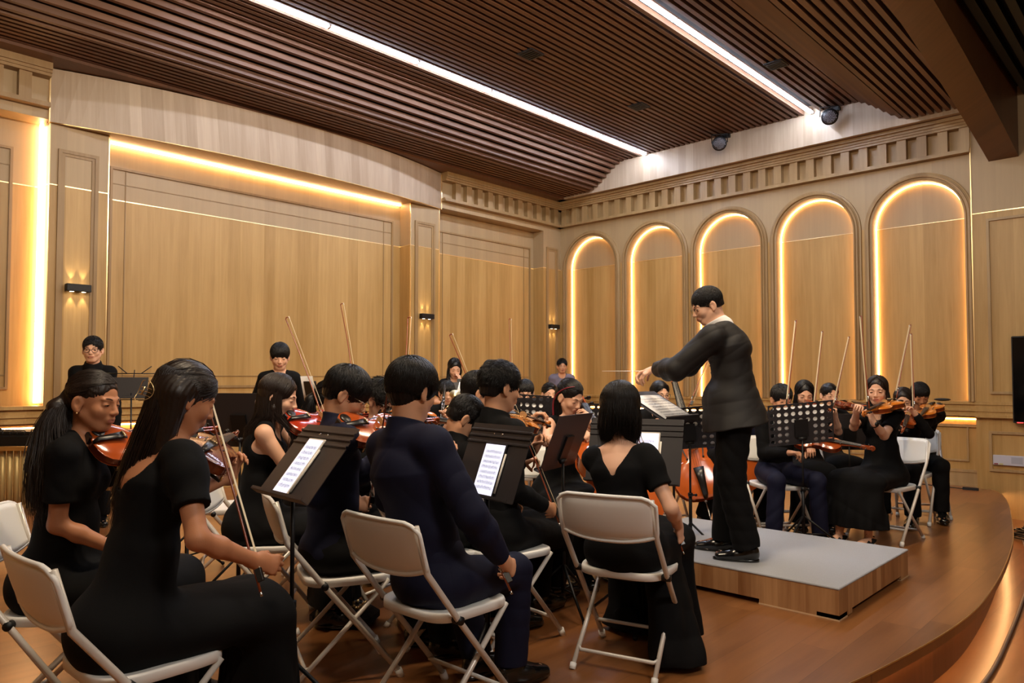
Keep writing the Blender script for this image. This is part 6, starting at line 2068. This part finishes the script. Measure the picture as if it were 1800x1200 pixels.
_, D13 = place_stand('small black stand with a white sheet before the person with raised hand', 812, 697, 7.6, 175, style='solid', tilt=20, W_=.24, H_=.16)
sheet('folded white sheet before the person with raised hand', D13, .09, .16, -.05, roll=14); sheet('narrow white sheet before the person with raised hand', D13, .03, .16, .05, roll=-14)
# crest sticker on the plain stand
Ms = D11 @ Matrix.Translation((.165, -.0045, .270))
t = thing('crest_sticker', 'round blue, white and orange crest sticker on the plain black stand', 'sticker', M=Ms)
m = MB(); m.cyl((0, 0, 0), (0, -.0012, 0), .042, 20); m.build('backing', M_['paper'], t)
m = MB(); m.add([(-.036, -.0016, .0), (.034, -.0016, .004), (.020, -.0016, .034), (-.016, -.0016, .036)], [(0, 1, 2, 3)]); m.build('blue_field', plain('sticker_blue', srgb(96, 130, 190), .5), t)
m = MB(); m.add([(-.036, -.0016, -.002), (.030, -.0016, -.004), (.006, -.0016, -.034), (-.024, -.0016, -.026)], [(0, 1, 2, 3)]); m.add([(-.006, -.002, .022), (.008, -.002, .024), (.002, -.002, .002)], [(0, 1, 2)]); m.build('orange_field', plain('sticker_orange', srgb(226, 150, 74), .5), t)

# wire stand with black folder at left
p = at(232, 702, 5.6)
t = thing('wire_music_stand', 'thin folding wire music stand with a black folder near the standing boy in glasses', 'music stand', (p[0], p[1], 0), yaw_of(168))
zb_ = p[2]
Dm = Matrix.Translation((0, .02, zb_)) @ Matrix.Rotation(math.radians(18), 4, 'X')
m = MB(); W2_, H2_ = .22, .21
for a, b in (((-W2_, 0, 0), (W2_, 0, 0)), ((-W2_, 0, .07), (W2_, 0, .07)), ((-W2_, 0, H2_), (W2_, 0, H2_)), ((-W2_, 0, 0), (-W2_ - .02, 0, H2_)), ((W2_, 0, 0), (W2_ + .02, 0, H2_)), ((0, 0, 0), (0, 0, H2_ + .03)), ((-.05, 0, H2_), (-.12, 0, H2_ + .06)), ((.05, 0, H2_), (.12, 0, H2_ + .06))): m.cyl(a, b, .004, 6, M=Dm)
m.build('rack', M_['black'], t)
m = MB(); m.cyl((0, 0, .3), (0, .02, zb_ + .05), .006, 8); m.cyl((0, 0, .08), (0, 0, .5), .009, 8); m.build('pole', M_['black'], t)
for i in range(3):
    a = 2 * PI * i / 3; m = MB(); m.cyl((0, 0, .30), (math.cos(a) * .25, math.sin(a) * .25, .008), .005, 6); m.build('leg', M_['black'], t)
t2 = thing('folder', 'black music folder resting on the thin wire stand', 'folder', M=Matrix.Translation(tuple((p[0], p[1], 0))) @ Matrix.Rotation(yaw_of(168), 4, 'Z') @ Dm @ Matrix.Translation((.03, .008, .006)))
m = MB(); m.box((-.14, 0, 0), (.14, .006, .17), bev=.002); m.box((-.02, -.001, .02), (.02, .0075, .05)); m.build('cover', M_['desk'], t2)

# marimba along the far left
pm = at(70, 757, 6.0)
t = thing('marimba', 'marimba with gold resonator tubes behind the ponytailed person at far left', 'marimba', (pm[0], pm[1], 0), yaw_of(178))
m = MB(); m.box((-.85, .26, .78), (.85, .30, .86), bev=.006); m.box((-.85, -.34, .78), (.85, -.30, .86)); m.box((-.87, -.34, .76), (-.82, .30, .86)); m.box((.82, -.34, .76), (.87, .30, .86)); m.build('rail', M_['black'], t)
m = MB(); m.box((-.84, .255, .745), (.84, .302, .775)); m.build('trim_bar', M_['gold'], t)
for i in range(30):
    x = -.80 + i * .0552
    m = MB(); L_ = .30 + .26 * (i / 29.0)
    m.tube([(x, .24, .744), (x, .24, .744 - L_)], .021, 12); m.build('resonator_tube', M_['gold2'] if 'gold2' in M_ else M_.setdefault('gold2', plain('resonator_gold', srgb(196, 172, 118), .5, .5)), t)
for i in range(30):
    x = -.80 + i * .0552
    m = MB(); m.box((x - .022, .0, .872), (x + .022, .28, .892), bev=.003); m.build('bar', M_['blackp'], t)
for sx in (-.8, .8):
    for sy_ in (-.30, .26):
        m = MB(); m.cyl((sx, sy_, .05), (sx, sy_, .78), .018, 10); m.ball((sx, sy_, .03), .03, 10, 8); m.build('leg', M_['black'], t)
mallet_spots = [(-.05, .28), (.12, .285), (.3, .29)]
for i, (x, y) in enumerate(mallet_spots):
    m = MB(); q0 = Matrix.Translation(tuple(pm * V3(1, 1, 0))) @ Matrix.Rotation(yaw_of(178), 4, 'Z')
    m.tube([(x, .27, .897), (x + .20, .25, .899)], .004, 6, M=q0); m.ball((x + .21, .25, .907), .014, 10, 8, M=q0)
    o = m.build('mallet', M_['blackp']); tag(o, ('leftmost', 'middle', 'rightmost')[2 - i] + ' dark mallet lying on the bars of the marimba', 'mallet', 'mallets on the marimba')
# black bag with gold beads below the front chair
p = at(607, 1010, 3.9)
t = thing('bag', 'small black bag with gold beads on the floor under the front-row chair', 'bag', (p[0], p[1], 0), .6)
m = MB(); m.box((-.17, -.10, .0), (.17, .10, .09), bev=.03); m.build('pouch', M_['suede'], t)
rng = random.Random(4)
for i in range(26):
    m = MB(); m.ball((rng.uniform(-.09, .12), rng.uniform(-.06, .05), .092 + rng.uniform(0, .02)), .009, 8, 6); m.build('bead', M_['gold'], t)
